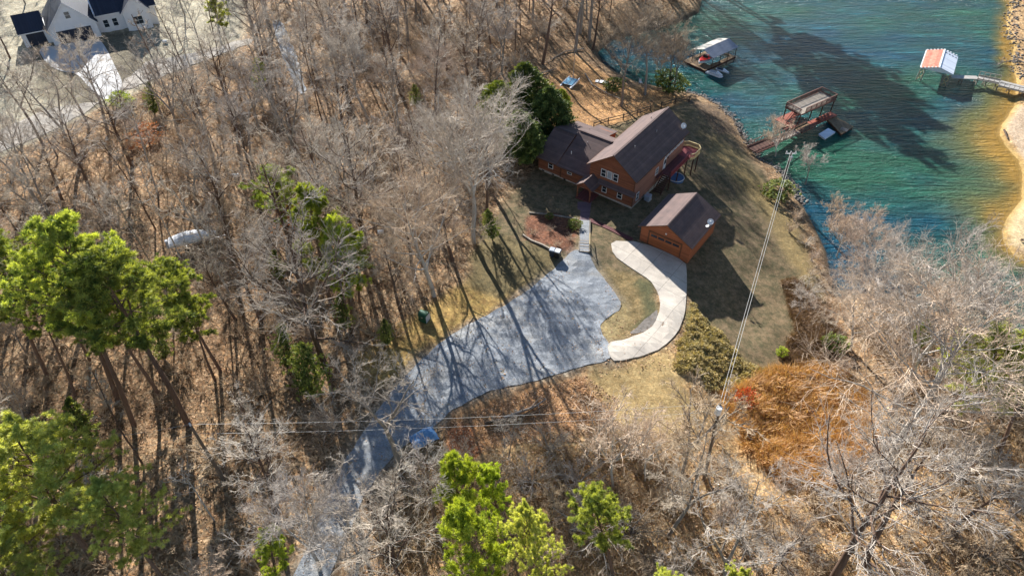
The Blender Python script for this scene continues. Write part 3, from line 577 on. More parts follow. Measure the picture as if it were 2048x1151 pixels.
# green box in the leaves
p = GP(849, 640); t = empty('garden_locker', p, R(-25)); tag(t, 'dark green curved lid storage locker standing in leaves left of the gravel lot', 'storage locker')
m = MB(); m.box(-.55, .55, -.5, .5, 0, 1.1); m.build('body', 'green', t)
m = MB(); m.prismx([(-.53, 1.1)] + [(.53 * -math.cos(k), 1.1 + .45 * math.sin(k)) for k in np.linspace(.2, math.pi - .2, 9)] + [(.53, 1.1)], -.58, .58); m.build('lid', 'green', t); MB().box(-.12, .12, -.56, -.5, .9, 1.0).build('handle', 'metal', t)
m = MB(); m.box(.581, .60, -.5, .5, .15, 1.25); m.build('side_panel', 'greylid', t)
# tarp covered trailer
p = GP(848, 880); t = empty('covered_trailer', p, R(28)); tag(t, 'small trailer under a creased blue tarp at the lower edge of the gravel', 'trailer')
m = MB(); nx, ny = 15, 11; vs = []
for j in range(ny):
    for i in range(nx):
        u_, v_ = i / (nx - 1), j / (ny - 1); X_ = (u_ - .5) * 2.9; Y_ = (v_ - .5) * 2.0; e_ = min(u_, 1 - u_, v_ * .7, (1 - v_) * .7)
        vs.append((X_, Y_, .55 + min(e_ * 6, 1) * .55 + .18 * math.sin(X_ * 2.3 + Y_) + .10 * math.sin(Y_ * 5 + X_ * 2) + .05 * random.random()))
m.add(vs, [(j * nx + i, j * nx + i + 1, (j + 1) * nx + i + 1, (j + 1) * nx + i) for j in range(ny - 1) for i in range(nx - 1)]); m.build('tarp', 'bluetarp', t)
m = MB(); m.box(-1.4, 1.4, -.95, .95, .38, .52); m.bar((1.4, 0, .42), (2.3, 0, .42), .08); m.build('frame', 'black', t); 
for s in (-1, 1): m = MB(); m.tube([(0, s * .98, .3), (0, s * 1.14, .3)], .3, 14); m.build('wheel', 'rubber', t)
# blue round pool under the deck
p = HL(1.3, 13.1); t = empty('round_pool', (*p, gz(*p)), 0); tag(t, 'small round blue covered pool with pale rim beneath the side deck', 'pool')
m = MB(); m.tube([(0, 0, -.3), (0, 0, .42)], 1.35, 28); m.build('cover', 'poolblue', t)
m = MB(); rr = np.linspace(0, 2 * math.pi, 29); m.tube([(1.38 * math.cos(k), 1.38 * math.sin(k), .44) for k in rr], .06, 6, cap=False); m.build('rim', 'white', t)
# air conditioner / covered grill beside wall
p = HL(.75, 4.0); t = empty('heat_pump', (*p, gz(*p)), TH); tag(t, 'silvery blue heat pump standing against the side wall of the house', 'air conditioner')
m = MB(); m.box(-.42, .42, -.5, .5, .05, .95); m.build('casing', 'greylid', t); m = MB(); m.tube([(0, 0, .951), (0, 0, 1.0)], .33, 16); m.build('fan_grille', 'metal', t); MB().box(-.5, .5, -.58, .58, -.3, .06).build('pad', 'foundation', t)
# ------------------------------------------------------------------ split rail fence
def fence(pts, lab):
    q = [GP(*p) for p in pts]; t = empty('rail_fence', tuple(q[0])); tag(t, lab, 'fence'); O = q[0]; m = MB()
    for p_ in q: r = p_ - O; MB().box(r[0] - .09, r[0] + .09, r[1] - .09, r[1] + .09, r[2] - .3, r[2] + 1.3).build('post', 'logdark', t)
    for a_, b_ in zip(q[:-1], q[1:]):
        a_ = a_ - O; b_ = b_ - O
        for h_ in (.55, 1.1): m.bar((a_[0], a_[1], a_[2] + h_), (b_[0], b_[1], b_[2] + h_ + .03), .09, .13)
    m.build('rail', 'logdark', t)
fence([(1187, 257), (1216, 247), (1246, 240), (1274, 231), (1300, 222)], 'dark split rail fence across the pine straw behind the house')
fence([(1322, 216), (1350, 208), (1378, 203)], 'short split rail fence near the rear gable by the shore')
# ------------------------------------------------------------------ utility poles and wires
def pole(px, py, top, lab, h=None, gear=True):
    b = GP(px, py); best = min(((abs(PX((b[0], b[1], b[2] + k))[1] - top[1]), k) for k in np.arange(6, 14, .1)))[1]
    T = G(top[0], top[1], b[2] + best); t = empty('utility_pole', tuple(b)); tag(t, lab, 'utility pole'); r = T - b
    m = MB(); m.tube([(0, 0, -.3), (r[0] * .5, r[1] * .5, r[2] * .5), tuple(r)], [.19, .16, .13], 10); m.build('shaft', 'pole', t)
    return t, b, T, r
PA, bA, TA, rA = pole(450, 962, (381, 850), 'dark leaning wooden utility pole in the leafy woods on the left')
PC, bC, TC, rC = pole(1561, 378, (1583, 304), 'utility pole with white insulators at the waterside by the red dock')
PB, bB, TB, rB = pole(1408, 958, (1440, 806), 'utility pole with grey transformer among bare trees at the bottom')
m = MB(); m.bar((rC[0] - .9, rC[1], rC[2] - .3), (rC[0] + .9, rC[1], rC[2] - .3), .1); m.build('crossarm', 'white', PC)
for dx in (-.8, -.1, .7): m = MB(); m.tube([(rC[0] + dx, rC[1], rC[2] - .25), (rC[0] + dx, rC[1], rC[2] + .15)], [.12, .08], 8); m.build('insulator', 'white', PC)
m = MB(); m.tube([(rC[0] + .1, rC[1] - .3, rC[2] - 1.5), (rC[0] + .1, rC[1] - .3, rC[2] - .7)], .27, 12); m.build('transformer', 'metal', PC)
m = MB(); m.tube([(rB[0] - .1, rB[1] - .38, rB[2] - 1.1), (rB[0] - .1, rB[1] - .38, rB[2] - .15)], .3, 12); m.build('transformer', 'white', PB)
m = MB(); m.tube([(rA[0], rA[1], rA[2]), (rA[0], rA[1], rA[2] + .35)], [.1, .07], 8); m.build('insulator', 'white', PA)
m = MB(); m.bar((rA[0] + .13, rA[1], rA[2] - 1.5), (rA[0] + .13, rA[1], rA[2] - 1.2), .08); m.build('bracket', 'metal', PA)
def wire(a, b, sag, lab, r=.013, n=20):
    a = Vector(a); b = Vector(b); pts = [a.lerp(b, t) - Vector((0, 0, sag * 4 * t * (1 - t))) for t in np.linspace(0, 1, n)]
    m = MB(); m.tube([p - a for p in pts], r, 5); o = m.build('power_line', 'wire', loc=tuple(a)); tag(o, lab, 'cable', 'overhead power lines')
wire(TA + [0, 0, .2], TB + [0, 0, 0], .7, 'upper overhead wire crossing the gravel from left pole to lower transformer pole')
wire(TA + [.05, 0, -1.35], TB + [0, 0, -1.3], .7, 'lower overhead wire crossing just below the first over the gravel edge')
wire(TA + [0, 0, .2], G(120, 880, TA[2]), .4, 'upper wire leaving the leaning pole leftwards into the pines'); wire(TA + [0, 0, -1.35], G(110, 925, TA[2] - 1.4), .4, 'lower wire leaving the leaning pole leftwards into the pines')
wire(TB + [0, 0, -.1], TC + [-.15, 0, -.1], 1.0, 'left one of the twin wires running over the lawn to the waterside pole', .022); wire(TB + [.3, 0, -.1], TC + [.2, 0, -.1], 1.0, 'right one of the twin wires running over the lawn to the waterside pole', .022)
# ------------------------------------------------------------------ docks, boats and boathouses
def frame(pa, pb, z):
    a = G(*pa, z); b = G(*pb, z); return a, math.atan2(b[1] - a[1], b[0] - a[0]), float(np.hypot(*(b - a)[:2]))
def toloc(O, yaw, px, py, z):
    p = G(px, py, z) - O; c, s = math.cos(yaw), math.sin(yaw); return (p[0] * c + p[1] * s, -p[0] * s + p[1] * c)
def post_set(t, pts, z0, z1, r=.1, mat='greywood', name='post'):
    for x_, y_ in pts: m = MB(); m.tube([(x_, y_, z0), (x_, y_, z1)], r, 8); m.build(name, mat, t)
# boathouse with grey roof (by the trees)
O, yaw, L1 = frame((1410, 141), (1471, 113), WZ + .5); W1 = toloc(O, yaw, 1374, 118, WZ + .5)[1]
bh = empty('boathouse', (O[0], O[1], WZ), yaw); tag(bh, 'open sided boathouse with grey metal roof on a brown board dock by the trees', 'boathouse')
W1 = max(5.0, min(W1, 7.5)); Ra = toloc(O, yaw, 1408, 100, WZ + 4.2); Rb = toloc(O, yaw, 1457, 77, WZ + 4.2)
rx0, rx1 = Ra[0], Rb[0]; ry = (Ra[1] + Rb[1]) / 2; hw = 2.9
m = MB(); m.box(0, 2.6, 0, W1, .3, .5); m.box(2.6, L1, 0, .9, .3, .5); m.box(2.6, L1, W1 - .9, W1, .3, .5); m.box(L1 - .8, L1, .9, W1 - .9, .3, .5); m.build('dock', 'brownwood', bh)
m = MB(); m.box(-.05, L1 + .05, -.08, 0, .05, .48); m.box(-.08, 0, 0, W1, .05, .48); m.build('fascia', 'darkwood', bh)
m = MB(); m.slab([(rx0, ry, 4.3), (rx1, ry, 4.3), (rx1, ry - hw, 3.3), (rx0, ry - hw, 3.3)], .08); m.build('roof', 'metalroof', bh)
m = MB(); m.slab([(rx0, ry, 4.3), (rx1, ry, 4.3), (rx1, ry + hw, 3.3), (rx0, ry + hw, 3.3)], .08); m.build('roof', 'paleboard_litroof', bh)  # left slope: sunlight put into a paler colour than the grey one
for x_ in np.linspace(rx0 + .3, rx1 - .3, 4):
    for y_ in (ry - hw + .2, ry + hw - .2): m = MB(); m.tube([(x_, y_, .0), (x_, y_, 3.35)], .08, 8); m.build('post', 'darkwood', bh)
m = MB(); m.bar((rx0, ry - hw + .2, 3.2), (rx1, ry - hw + .2, 3.2), .1, .2); m.bar((rx0, ry + hw - .2, 3.2), (rx1, ry + hw - .2, 3.2), .1, .2); m.build('beam', 'darkwood', bh)
m = MB(); m.bar((.1, W1, 1.4), (3.0, W1 + .1, 1.4), .08)
for k in range(4): m.bar((.1 + k, W1, .5), (.1 + k, W1, 1.4), .07)
m.build('railing', 'darkwood', bh)
# gangway from shore
a_ = GP(1366, 164); g0 = Vector((a_[0], a_[1], a_[2] + .3)); g1 = Vector(G(1392, 128, WZ + .5))
t = empty('gangway', tuple(g0)); tag(t, 'grey plank gangway leading from the wooded bank to the grey roofed boathouse', 'gangway')
d_ = g1 - g0; n_ = Vector((-d_.y, d_.x, 0)).normalized() * .6; m = MB(); m.slab([-n_, n_, d_ + n_, d_ - n_], .1); m.build('walkway', 'greywood', t)
for s_ in (-1, 1):
    m = MB(); m.bar(n_ * s_ + Vector((0, 0, .95)), d_ + n_ * s_ + Vector((0, 0, .95)), .07)
    for k in range(5): q = d_ * (k / 4) + n_ * s_; m.bar(q, q + Vector((0, 0, .95)), .06)
    m.build('handrail', 'greywood', t)
def hull(mb, L, W, H, z0=0., mi=0, n=12, flare=.75, stern=.8):
    rings = []
    for i in range(n + 1):
        u_ = i / n; w_ = W / 2 * (stern + (1 - stern) * math.sin(min(u_ * 2.2, 1) * math.pi / 2)) * (1 - max(0, (u_ - .5) / .5)**2.3 * .97); k_ = z0 + max(0, u_ - .6)**2 * H * 1.2
        x_ = -L / 2 + L * u_; rings.append([(x_, -w_, z0 + H), (x_, -w_ * flare, z0 + H * .45), (x_, -w_ * .12, k_), (x_, w_ * .12, k_), (x_, w_ * flare, z0 + H * .45), (x_, w_, z0 + H)])
    mb.loft(rings, mi); return rings
# motor boat on the lift
q = toloc(O, yaw, 1413, 118, WZ + 1.0); P_ = G(1413, 117, WZ + 1.2)
bt = empty('motor_boat', (P_[0], P_[1], WZ + .55), yaw - R(178)); tag(bt, 'red and white motor boat hanging in the grey roofed boathouse with its bow out', 'boat')
m = MB(); hull(m, 5.6, 2.1, .8); m.build('hull', 'hullwhite', bt, smooth=False)
m = MB(); hull(m, 5.3, 1.9, .22, .8); m.build('deck', 'hullred', bt)
m = MB(); m.slab([(.3, -.7, 1.45), (.7, -.7, 1.03), (.7, .7, 1.03), (.3, .7, 1.45)], .04); m.build('windscreen', 'glass', bt)
for y_ in (-.45, .45): MB().box(-.9, -.4, y_ - .25, y_ + .25, 1.03, 1.45).build('seat', 'hullwhite', bt)
m = MB(); m.box(-3.1, -2.7, -.2, .2, .3, 1.35); m.build('outboard_motor', 'black', bt)
# jet skis
def jetski(px, py, yw, lab, seatm):
    p = G(px, py, WZ + .3); t = empty('jet_ski', (p[0], p[1], WZ + .12), yw); tag(t, lab, 'jet ski', 'jet skis moored at the boathouse')
    m = MB(); hull(m, 3.1, 1.05, .5, 0, stern=.9); m.build('hull', 'hullwhite', t)
    m = MB(); m.loft([[(-1.3, -.24, .5), (-1.3, .24, .5), (-1.3, .18, .72), (-1.3, -.18, .72)], [(-.2, -.22, .5), (-.2, .22, .5), (-.2, .16, .85), (-.2, -.16, .85)], [(.1, -.2, .5), (.1, .2, .5), (.1, .15, .8), (.1, -.15, .8)]]); m.build('saddle', seatm, t)
    m = MB(); m.loft([[(.1, -.3, .5), (.1, .3, .5), (.1, .2, .95), (.1, -.2, .95)], [(1.1, -.2, .5), (1.1, .2, .5), (1.1, .1, .6), (1.1, -.1, .6)]]); m.build('cowl', 'hullwhite', t)
    m = MB(); m.bar((.1, -.4, 1.0), (.1, .4, 1.0), .06); m.bar((.1, 0, .9), (.1, 0, 1.02), .08); m.build('handlebar', 'black', t)
jd = yaw - R(80)
jetski(1432, 148, jd, 'white jet ski on the left of the two beside the boathouse dock', 'greylid'); jetski(1445, 143, jd, 'white jet ski with dark seat, right one of two beside the boathouse', 'navyplastic')
p = G(1428, 150, WZ); t = empty('jet_ski_float', (p[0], p[1], WZ), jd); tag(t, 'long pale floating ramp just left of the jet skis at the boathouse', 'float')
m = MB(); m.loft([[(-1.9, -.5, -.1), (-1.9, .5, -.1), (-1.9, .45, .3), (-1.9, -.45, .3)], [(1.5, -.5, -.1), (1.5, .5, -.1), (1.5, .45, .3), (1.5, -.45, .3)], [(2., -.3, .1), (2., .3, .1), (2., .3, .2), (2., -.3, .2)]]); m.build('float_body', 'hullwhite', t); m = MB(); m.box(-1.7, 1.5, -.12, .12, .301, .33); m.build('keel_groove', 'greylid', t)
# red two storey dock
O, yaw, Lr = frame((1602, 229), (1672, 198), WZ + 3.4)
dk2 = empty('two_storey_dock', (O[0], O[1], WZ), yaw); tag(dk2, 'red two storey dock with railed grey board upper deck on tall posts', 'dock')
A_ = toloc(O, yaw, 1571.5, 213, WZ + 3.4); Wd = A_[1]; Lr = min(Lr, 12)
print('DOCK2', Lr, Wd, A_)
m = MB(); m.box(0, Lr, 0, Wd, 3.25, 3.4); m.build('upper_deck', 'greywood', dk2)
m = MB(); m.box(-.06, Lr + .06, -.06, 0, 3.1, 3.42); m.box(-.06, Lr + .06, Wd, Wd + .06, 3.1, 3.42); m.box(-.06, 0, 0, Wd, 3.1, 3.42); m.box(Lr, Lr + .06, 0, Wd, 3.1, 3.42); m.build('fascia', 'redrail', dk2)
def railing(pts, z, t, mat, h=1.0, closed=False, name='railing', sp=.17, solid=False):
    m = MB(); pp = pts + ([pts[0]] if closed else [])
    for (a0, a1), (b0, b1) in zip(pp[:-1], pp[1:]):
        m.bar((a0, a1, z + h), (b0, b1, z + h), .14, .06); m.bar((a0, a1, z + .12), (b0, b1, z + .12), .05, .09)
        n_ = max(2, int(math.hypot(b0 - a0, b1 - a1) / sp))
        for k in range(n_ + 1): u_ = k / n_; x_, y_ = a0 + (b0 - a0) * u_, a1 + (b1 - a1) * u_; m.bar((x_, y_, z), (x_, y_, z + h), .09 if k % 9 == 0 else .045)
    return m.build(name, mat, t)
railing([(1.3, 0), (Lr, 0), (Lr, Wd), (0, Wd), (0, .1)], 3.4, dk2, 'redrail')
for x_ in np.linspace(.15, Lr - .15, 4):
    for y_ in (.12, Wd - .12): m = MB(); m.box(x_ - .08, x_ + .08, y_ - .08, y_ + .08, -1.5, 3.25); m.build('post', 'darkwood', dk2)
m = MB(); m.box(-.6, Lr - .5, -1.7, -.1, .7, .85); m.box(-1.5, -.1, -1.6, Wd + .6, .7, .85); m.box(0, 5.5, Wd - 1.0, Wd + .6, .7, .85); m.build('lower_deck', 'redwood', dk2)
st = MB()
for k in range(11): st.box(-1.2 + k * .26 - 1.7 + .0, -1.2 + k * .26 - 1.4, .25, 1.25, .85 + k * .235, .92 + k * .235)
st.build('stair', 'redwood', dk2)
st = MB()
for y_ in (.2, 1.3): st.bar((-2.95, y_, .8), (.0, y_, 3.35), .06, .26); st.bar((-2.9, y_, 1.75), (.0, y_, 4.35), .07, .1)
st.build('stair_rail', 'redrail', dk2)
m = MB()
for k in range(4): m.bar((5.0 + k * .9, -1.5, .9), (5.7 + k * .9, -.5, 1.15), .5, .14)
m.box(4.4, 8.6, -1.0, -.75, 1.05, 1.2); m.box(5.0, 5.6, -1.5, -.5, .86, 1.3); m.build('bench', 'redwood', dk2)
# ramp from the bank
def ramp_(pa, za, pb, zb, wd_, lab, mat, rmat, name='gangway', rh=1.0, sides=(-1, 1), cat='gangway'):
    a_ = Vector(G(*pa, za)); b_ = Vector(G(*pb, zb)); t = empty(name, tuple(a_)); tag(t, lab, cat); d_ = b_ - a_; n_ = Vector((-d_.y, d_.x, 0)).normalized() * wd_ / 2
    m = MB(); m.slab([-n_, n_, d_ + n_, d_ - n_], .12); m.build('walkway', mat, t)
    for s_ in sides:
        m = MB(); up = Vector((0, 0, rh)); m.bar(n_ * s_ + up, d_ + n_ * s_ + up, .1); m.bar(n_ * s_ + up * .15, d_ + n_ * s_ + up * .15, .06, .2); k_ = max(3, int(d_.length / .9))
        for k in range(k_ + 1): q = d_ * (k / k_) + n_ * s_; m.bar(q, q + up, .08)
        m.build('handrail', rmat, t)
    return t
ramp_((1504, 300), WZ + 1.4, (1545, 283), WZ + 1.3, 2.6, 'dark boarded landing with red rails where the dock meets the bank', 'darkwood', 'redrail', 'landing', cat='landing')
ramp_((1545, 284), WZ + 1.3, (1596, 262), WZ + .9, 1.6, 'sloping grey gangway with red rails behind the bare shrub', 'greywood', 'redrail')
ramp_((1594, 262), WZ + .9, (1622, 249), WZ + .88, 2.2, 'short tan and red board landing joining gangway and two storey dock', 'brownwood', 'redrail', 'landing', cat='landing')
# floating platform and white float
def floatq(name, pts, z, th, mat, lab, cat, fmat='darkwood'):
    c = np.mean([G(*p, WZ + z) for p in pts], 0); t = empty(name, (c[0], c[1], WZ)); tag(t, lab, cat)
    q = [tuple(np.array(G(*p, WZ + z)) - [c[0], c[1], WZ]) for p in pts]; m = MB(); m.slab(q, .12); o = m.build('deck', mat, t)
    q2 = [(x_ * .97, y_ * .97, z_ - .125) for x_, y_, z_ in q]; m = MB(); m.slab(q2, th); m.build('float_body', fmat, t); return t, q
t, q = floatq('floating_platform', [(1650, 233), (1664, 229), (1707, 253), (1683, 268)], .55, .5, 'brownwood', 'brown board floating platform at the lake end of the red dock', 'float')
m = MB()
for k in range(5): a_ = Vector(q[0]).lerp(Vector(q[3]), .80 + .03 * k) + Vector((.5 + k * .18, .2, .05)); m.bar(a_, a_ + Vector((.5, .5, .25)), .06)
m.build('folded_ladder', 'metal', t)
floatq('swim_float', [(1637, 268), (1656.5, 256), (1671, 264), (1650, 277)], .35, .35, 'bluewhite', 'small white floating platform moored beside the red dock', 'float', 'hullwhite')
# red roofed pier house on the right
O, yaw, Lw = frame((1841, 134.5), (1907, 149), WZ + 3.0)
ph = empty('pier_house', (O[0], O[1], WZ), yaw); tag(ph, 'small stilted boathouse with coral red and white roof on the far pier', 'boathouse')
Dp = toloc(O, yaw, 1848, 99, WZ + 3.0)[1]; print('PIERHOUSE', Lw, Dp)
mid = Lw * .52; m = MB(); m.slab([(0, 0, 3.0), (mid, 0, 3.9), (mid, Dp, 3.9), (0, Dp, 3.0)], .1); m.build('roof', 'terracotta', ph)
m = MB(); m.slab([(mid, 0, 3.9), (Lw, 0, 3.0), (Lw, Dp, 3.0), (mid, Dp, 3.9)], .1); rr_ = m.build('roof', 'bluewhite', ph); rr_['label'] = 'white metal roof slope'
for k in range(4):
    x_ = mid + .35 + k * (Lw - mid - .7) / 3.3; m = MB(); zc = 3.9 - (x_ - mid) * .9 / (Lw - mid); m.slab([(x_, Dp - 1.35, zc + .02), (x_ + .35, Dp - 1.35, zc - .07 + .02), (x_ + .35, Dp - 1.0, zc - .07 + .02), (x_, Dp - 1.0, zc + .02)], .03); m.build('skylight', 'black', ph)
m = MB()
for k in range(10): x_ = k * Lw / 10 + .05; zc = 3.9 - abs(x_ + .2 - mid) * .9 / mid; m.box(x_, x_ + Lw / 22, Dp, Dp + .35, zc - .18, zc + .04); m.box(x_, x_ + Lw / 22, -.3, 0, zc - .18, zc + .04) if x_ < mid else None
m.build('fringe', 'white', ph)
m = MB(); m.bar((mid, -.05, 3.92), (mid, Dp + .05, 3.92), .3, .08); m.bar((0, -.02, 2.98), (0, Dp, 2.98), .2, .1); m.build('ridge_cap', 'white', ph)
m = MB(); m.prism([(.1, 2.75), (Lw - .1, 2.75), (Lw - .1, 2.9), (mid, 3.75), (.1, 2.9)], .1, .2); m.prism([(.1, 2.75), (Lw - .1, 2.75), (Lw - .1, 2.9), (mid, 3.75), (.1, 2.9)], Dp - .2, Dp - .1); m.build('gable_board', 'white', ph)
for x_ in (.2, 1.1, Lw - 1.4, Lw - .3):
    for y_ in (.3, Dp - .3): m = MB(); m.tube([(x_, y_, -2), (x_, y_, 2.95)], .1, 8); m.build('post', 'greywood', ph)
for xa, xb, y_ in ((.2, 1.1, .3), (.2, 1.1, Dp - .3), (Lw - 1.4, Lw - .3, .3), (Lw - 1.4, Lw - .3, Dp - .3)):
    m = MB()
    if True:
        for z0, z1 in ((.1, 1.5), (1.5, .1), (1.4, 2.8), (2.8, 1.4)): m.bar((xa, y_, z0), (xb, y_ + .01, z1), .09)
    m.build('cross_brace', 'yellowwood', ph)
ramp_((1901, 153), WZ + 1.7, (1956, 155), WZ + 1.5, 1.5, 'narrow white boarded pier walk nearest the red roofed boathouse', 'paleboard_litroof', 'greywood', 'pier_walk', .9, sides=(), cat='pier')
ramp_((1956, 155), WZ + 1.5, (1998, 164), WZ + 1.6, 1.9, 'middle span of the far pier with grey rail on its far side', 'paleboard_litroof', 'greywood', 'pier_walk', 1.0, sides=(1, -1), cat='pier')
ramp_((1998, 166), WZ + 1.6, (2075, 185), WZ + 1.3, 3.2, 'wide white boarded pier span reaching the right hand bank', 'paleboard_litroof', 'greywood', 'pier_walk', .9, sides=(-1,), cat='pier')
for k, (a_, b_) in enumerate(((1925, 154), (1954, 157), (1972, 160), (1995, 168), (2020, 174), (2045, 180))):
    p = G(a_, b_, WZ + 1.3); t = empty('pier_trestle', (p[0], p[1], WZ)); tag(t, ['first', 'second', 'third', 'fourth', 'fifth', 'sixth'][k] + ' timber trestle under the far pier counted from the red roofed boathouse', 'trestle', 'trestles under the far pier')
    for s_ in (-.5, .5): m = MB(); m.tube([(.1, s_, -2), (0, s_, 1.28)], .09, 7); m.build('post', 'greywood', t)
    m = MB(); m.bar((0, -.6, .2), (0, .6, 1.1), .08); m.bar((0, .6, .2), (0, -.6, 1.1), .08); m.build('cross_brace', 'greywood', t)
# catamaran on the bank
p = GP(1140, 168); t = empty('catamaran', tuple(p), R(62)); tag(t, 'small beached catamaran with blue trampoline and bare mast behind the house', 'boat')
for s_ in (-1, 1): m = MB(); hull(m, 4.9, .42, .5, .05, stern=.6); o_ = m.build('hull', 'hullwhite', t); o_.location = (0, s_ * 1.1, 0)
m = MB(); m.box(-1.6, 1.3, -1.0, 1.0, .62, .66); m.build('trampoline', 'tramp', t)
m = MB(); m.bar((-1.6, -1.2, .64), (-1.6, 1.2, .64), .09); m.bar((1.35, -1.2, .64), (1.35, 1.2, .64), .09); m.bar((-1.6, 0, .68), (1.35, 0, .68), .06); m.build('crossbeam', 'metal', t)
m = MB(); m.tube([(1.35, 0, .6), (1.5, .0, 7.6)], [.07, .05], 7); m.build('mast', 'metal', t)
def smallboat(px, py, L, W, H, yw, lab, name='rowing_boat', mat='hullwhite', cat='boat', flip=False, zz=None):
    p = GP(px, py) if zz is None else np.array([*G(px, py, zz)[:2], zz]); t = empty(name, tuple(p), yw); tag(t, lab, cat); m = MB(); hull(m, L, W, H, .03); o_ = m.build('hull', mat, t)
    if flip: o_.rotation_euler = (math.pi, 0, 0); o_.location = (0, 0, H + .05)
    else: MB().box(-L * .3, -L * .3 + .25, -W * .42, W * .42, H + .03, H + .08).build('thwart', 'greywood', t); MB().box(L * .05, L * .05 + .25, -W * .45, W * .45, H + .03, H + .08).build('thwart', 'greywood', t)
    return t
smallboat(1246, 144, 2.2, 1.0, .45, R(-60), 'short white dinghy behind the nearer shore tree trunk', flip=True)
smallboat(1262, 154, 4.2, .8, .35, R(-62), 'long narrow white canoe on the bank just right of the dinghy', 'canoe', flip=True)
smallboat(1205, 167, 3.0, 1.2, .4, R(-15), 'faded cream rowing boat among brush left of the shore tree')
def chair(px, py, yw, lab):
    p = GP(px, py); t = empty('garden_chair', tuple(p), yw); tag(t, lab, 'chair')
    MB().box(-.3, .3, -.3, .3, .38, .45).build('seat', 'white', t); m = MB(); m.slab([(-.3, .28, .45), (.3, .28, .45), (.3, .42, 1.05), (-.3, .42, 1.05)], .05); m.build('backrest', 'white', t)
    for a_ in (-.27, .27):
        for b_ in (-.27, .27): MB().box(a_ - .03, a_ + .03, b_ - .03, b_ + .03, 0, .38).build('leg', 'white', t)
chair(1281, 168, R(20), 'white garden chair on the bank between the two shore tree trunks')
# covered boat in the woods
p = GP(392, 490); t = empty('trailered_boat', tuple(p), R(24)); tag(t, 'white covered motor boat on a trailer half hidden by bare branches', 'boat')
m = MB(); hull(m, 6.4, 2.3, .95, .6); m.build('hull', 'hullwhite', t)
m = MB(); rings = []
for i in range(11):
    u_ = i / 10; x_ = -3.1 + 6.1 * u_; w_ = 1.1 * (1 - max(0, (u_ - .5) / .5)**2.3 * .93); h_ = .25 + .75 * math.sin(min(u_ * 1.25, 1) * math.pi) * (.9 + .1 * math.sin(i * 2.4)); rings.append([(x_, w_ * math.cos(k), 1.57 + h_ * math.sin(k)) for k in np.linspace(0, math.pi, 9)])
m.loft(rings); m.build('cover', 'canvas', t)
m = MB(); m.bar((-2.8, -.7, .45), (2.6, -.1, .45), .1); m.bar((-2.8, .7, .45), (2.6, .1, .45), .1); m.bar((2.5, 0, .45), (4.2, 0, .45), .1); m.bar((-1.2, -1.1, .35), (-1.2, 1.1, .35), .1); m.build('trailer_frame', 'metal', t)
for s_ in (-1, 1): m = MB(); m.tube([(-1.2, s_ * 1.05, .32), (-1.2, s_ * 1.25, .32)], .32, 14); m.build('wheel', 'rubber', t)
m = MB(); m.box(-3.6, -3.2, -.22, .22, .7, 2.0); m.build('outboard_motor', 'greylid', t)
# small pale drums in the woods
for (a_, b_, lab) in ((473, 354, 'small white drum lying in the brush left of the yellow green shrub'), (762, 467, 'small white bucket in the leaf litter beside tall trunks'), (331, 86, 'small white container on the pale ground beside tall leaning trunks')):
    p = GP(a_, b_); m = MB(); m.tube([(-.4, 0, .3), (.4, .1, .3)], .3, 12); m.tube([(-.44, -.005, .3), (-.4, 0, .3)], .33, 12); o_ = m.build('drum', 'white', loc=tuple(p)); tag(o_, lab, 'drum')
# ------------------------------------------------------------------ neighbour's white house
zf = 2.5; A1 = G(121, 90, zf); B1 = G(194, 75, zf); yaw = math.atan2(B1[1] - A1[1], B1[0] - A1[0]); nh = empty('farmhouse', (A1[0], A1[1], zf), yaw); Ln = float(np.hypot(*(B1 - A1)[:2])); print('NEIGH', Ln, A1, B1)
tag(nh, 'large white farmhouse with navy black roofs beyond the pale lawn', 'house')
gx0, gx1 = -1.0, Ln + 1.0; gm_ = (gx0 + gx1) / 2; gh = 3.3; ap = gh + (gx1 - gx0) / 2 * 1.05
m = MB(); m.prism([(gx0, -.6), (gx1, -.6), (gx1, gh), (gm_, ap), (gx0, gh)], 0, 11); m.build('wall', 'farmwhite', nh)
m = MB(); m.slab([(gm_, -.4, ap + .18), (gx1 + .4, -.4, gh - .25), (gx1 + .4, 11.4, gh - .25), (gm_, 11.4, ap + .18)], .16, 0, 1); m.slab([(gm_, -.4, ap + .18), (gx0 - .4, -.4, gh - .25), (gx0 - .4, 11.4, gh - .25), (gm_, 11.4, ap + .18)], .16, 0, 1); m.build('roof', ['navyroof', 'farmwhite'], nh)
MB().box(.25, Ln - .25, -.06, -.003, 0, 2.7).build('garage_door', 'navyroof', nh)
m = MB(); m.box(-.05, .25, -.08, -.004, -.1, 2.9); m.box(Ln - .25, Ln + .05, -.08, -.004, -.1, 2.9); m.box(-.05, Ln + .05, -.082, -.006, 2.7, 2.95); m.build('door_trim', 'farmwhite', nh)
window(nh, (gm_ - .55, 0, gh + 1.5), (1, 0), (0, -1), 1.1, 1.5)
# left garage bay
m = MB(); m.box(gx0 - 5.2, gx0 - .02, 2.0, 9, -.6, 3.1); m.build('wall', 'farmwhite', nh); m = MB(); m.slab([(gx0 - 5.6, 1.5, 3.0), (gx0 - .3, 1.5, 3.0), (gx0 - .3, 5.6, 5.6), (gx0 - 5.6, 5.6, 5.6)], .15, 0, 1); m.slab([(gx0 - 5.6, 5.6, 5.6), (gx0 - .3, 5.6, 5.6), (gx0 - .3, 9.6, 3.0), (gx0 - 5.6, 9.6, 3.0)], .15, 0, 1); m.build('roof', ['navyroof', 'farmwhite'], nh)
MB().box(gx0 - 4.3, gx0 - 1.0, 1.93, 1.997, 0, 2.6).build('garage_door', 'navyroof', nh)
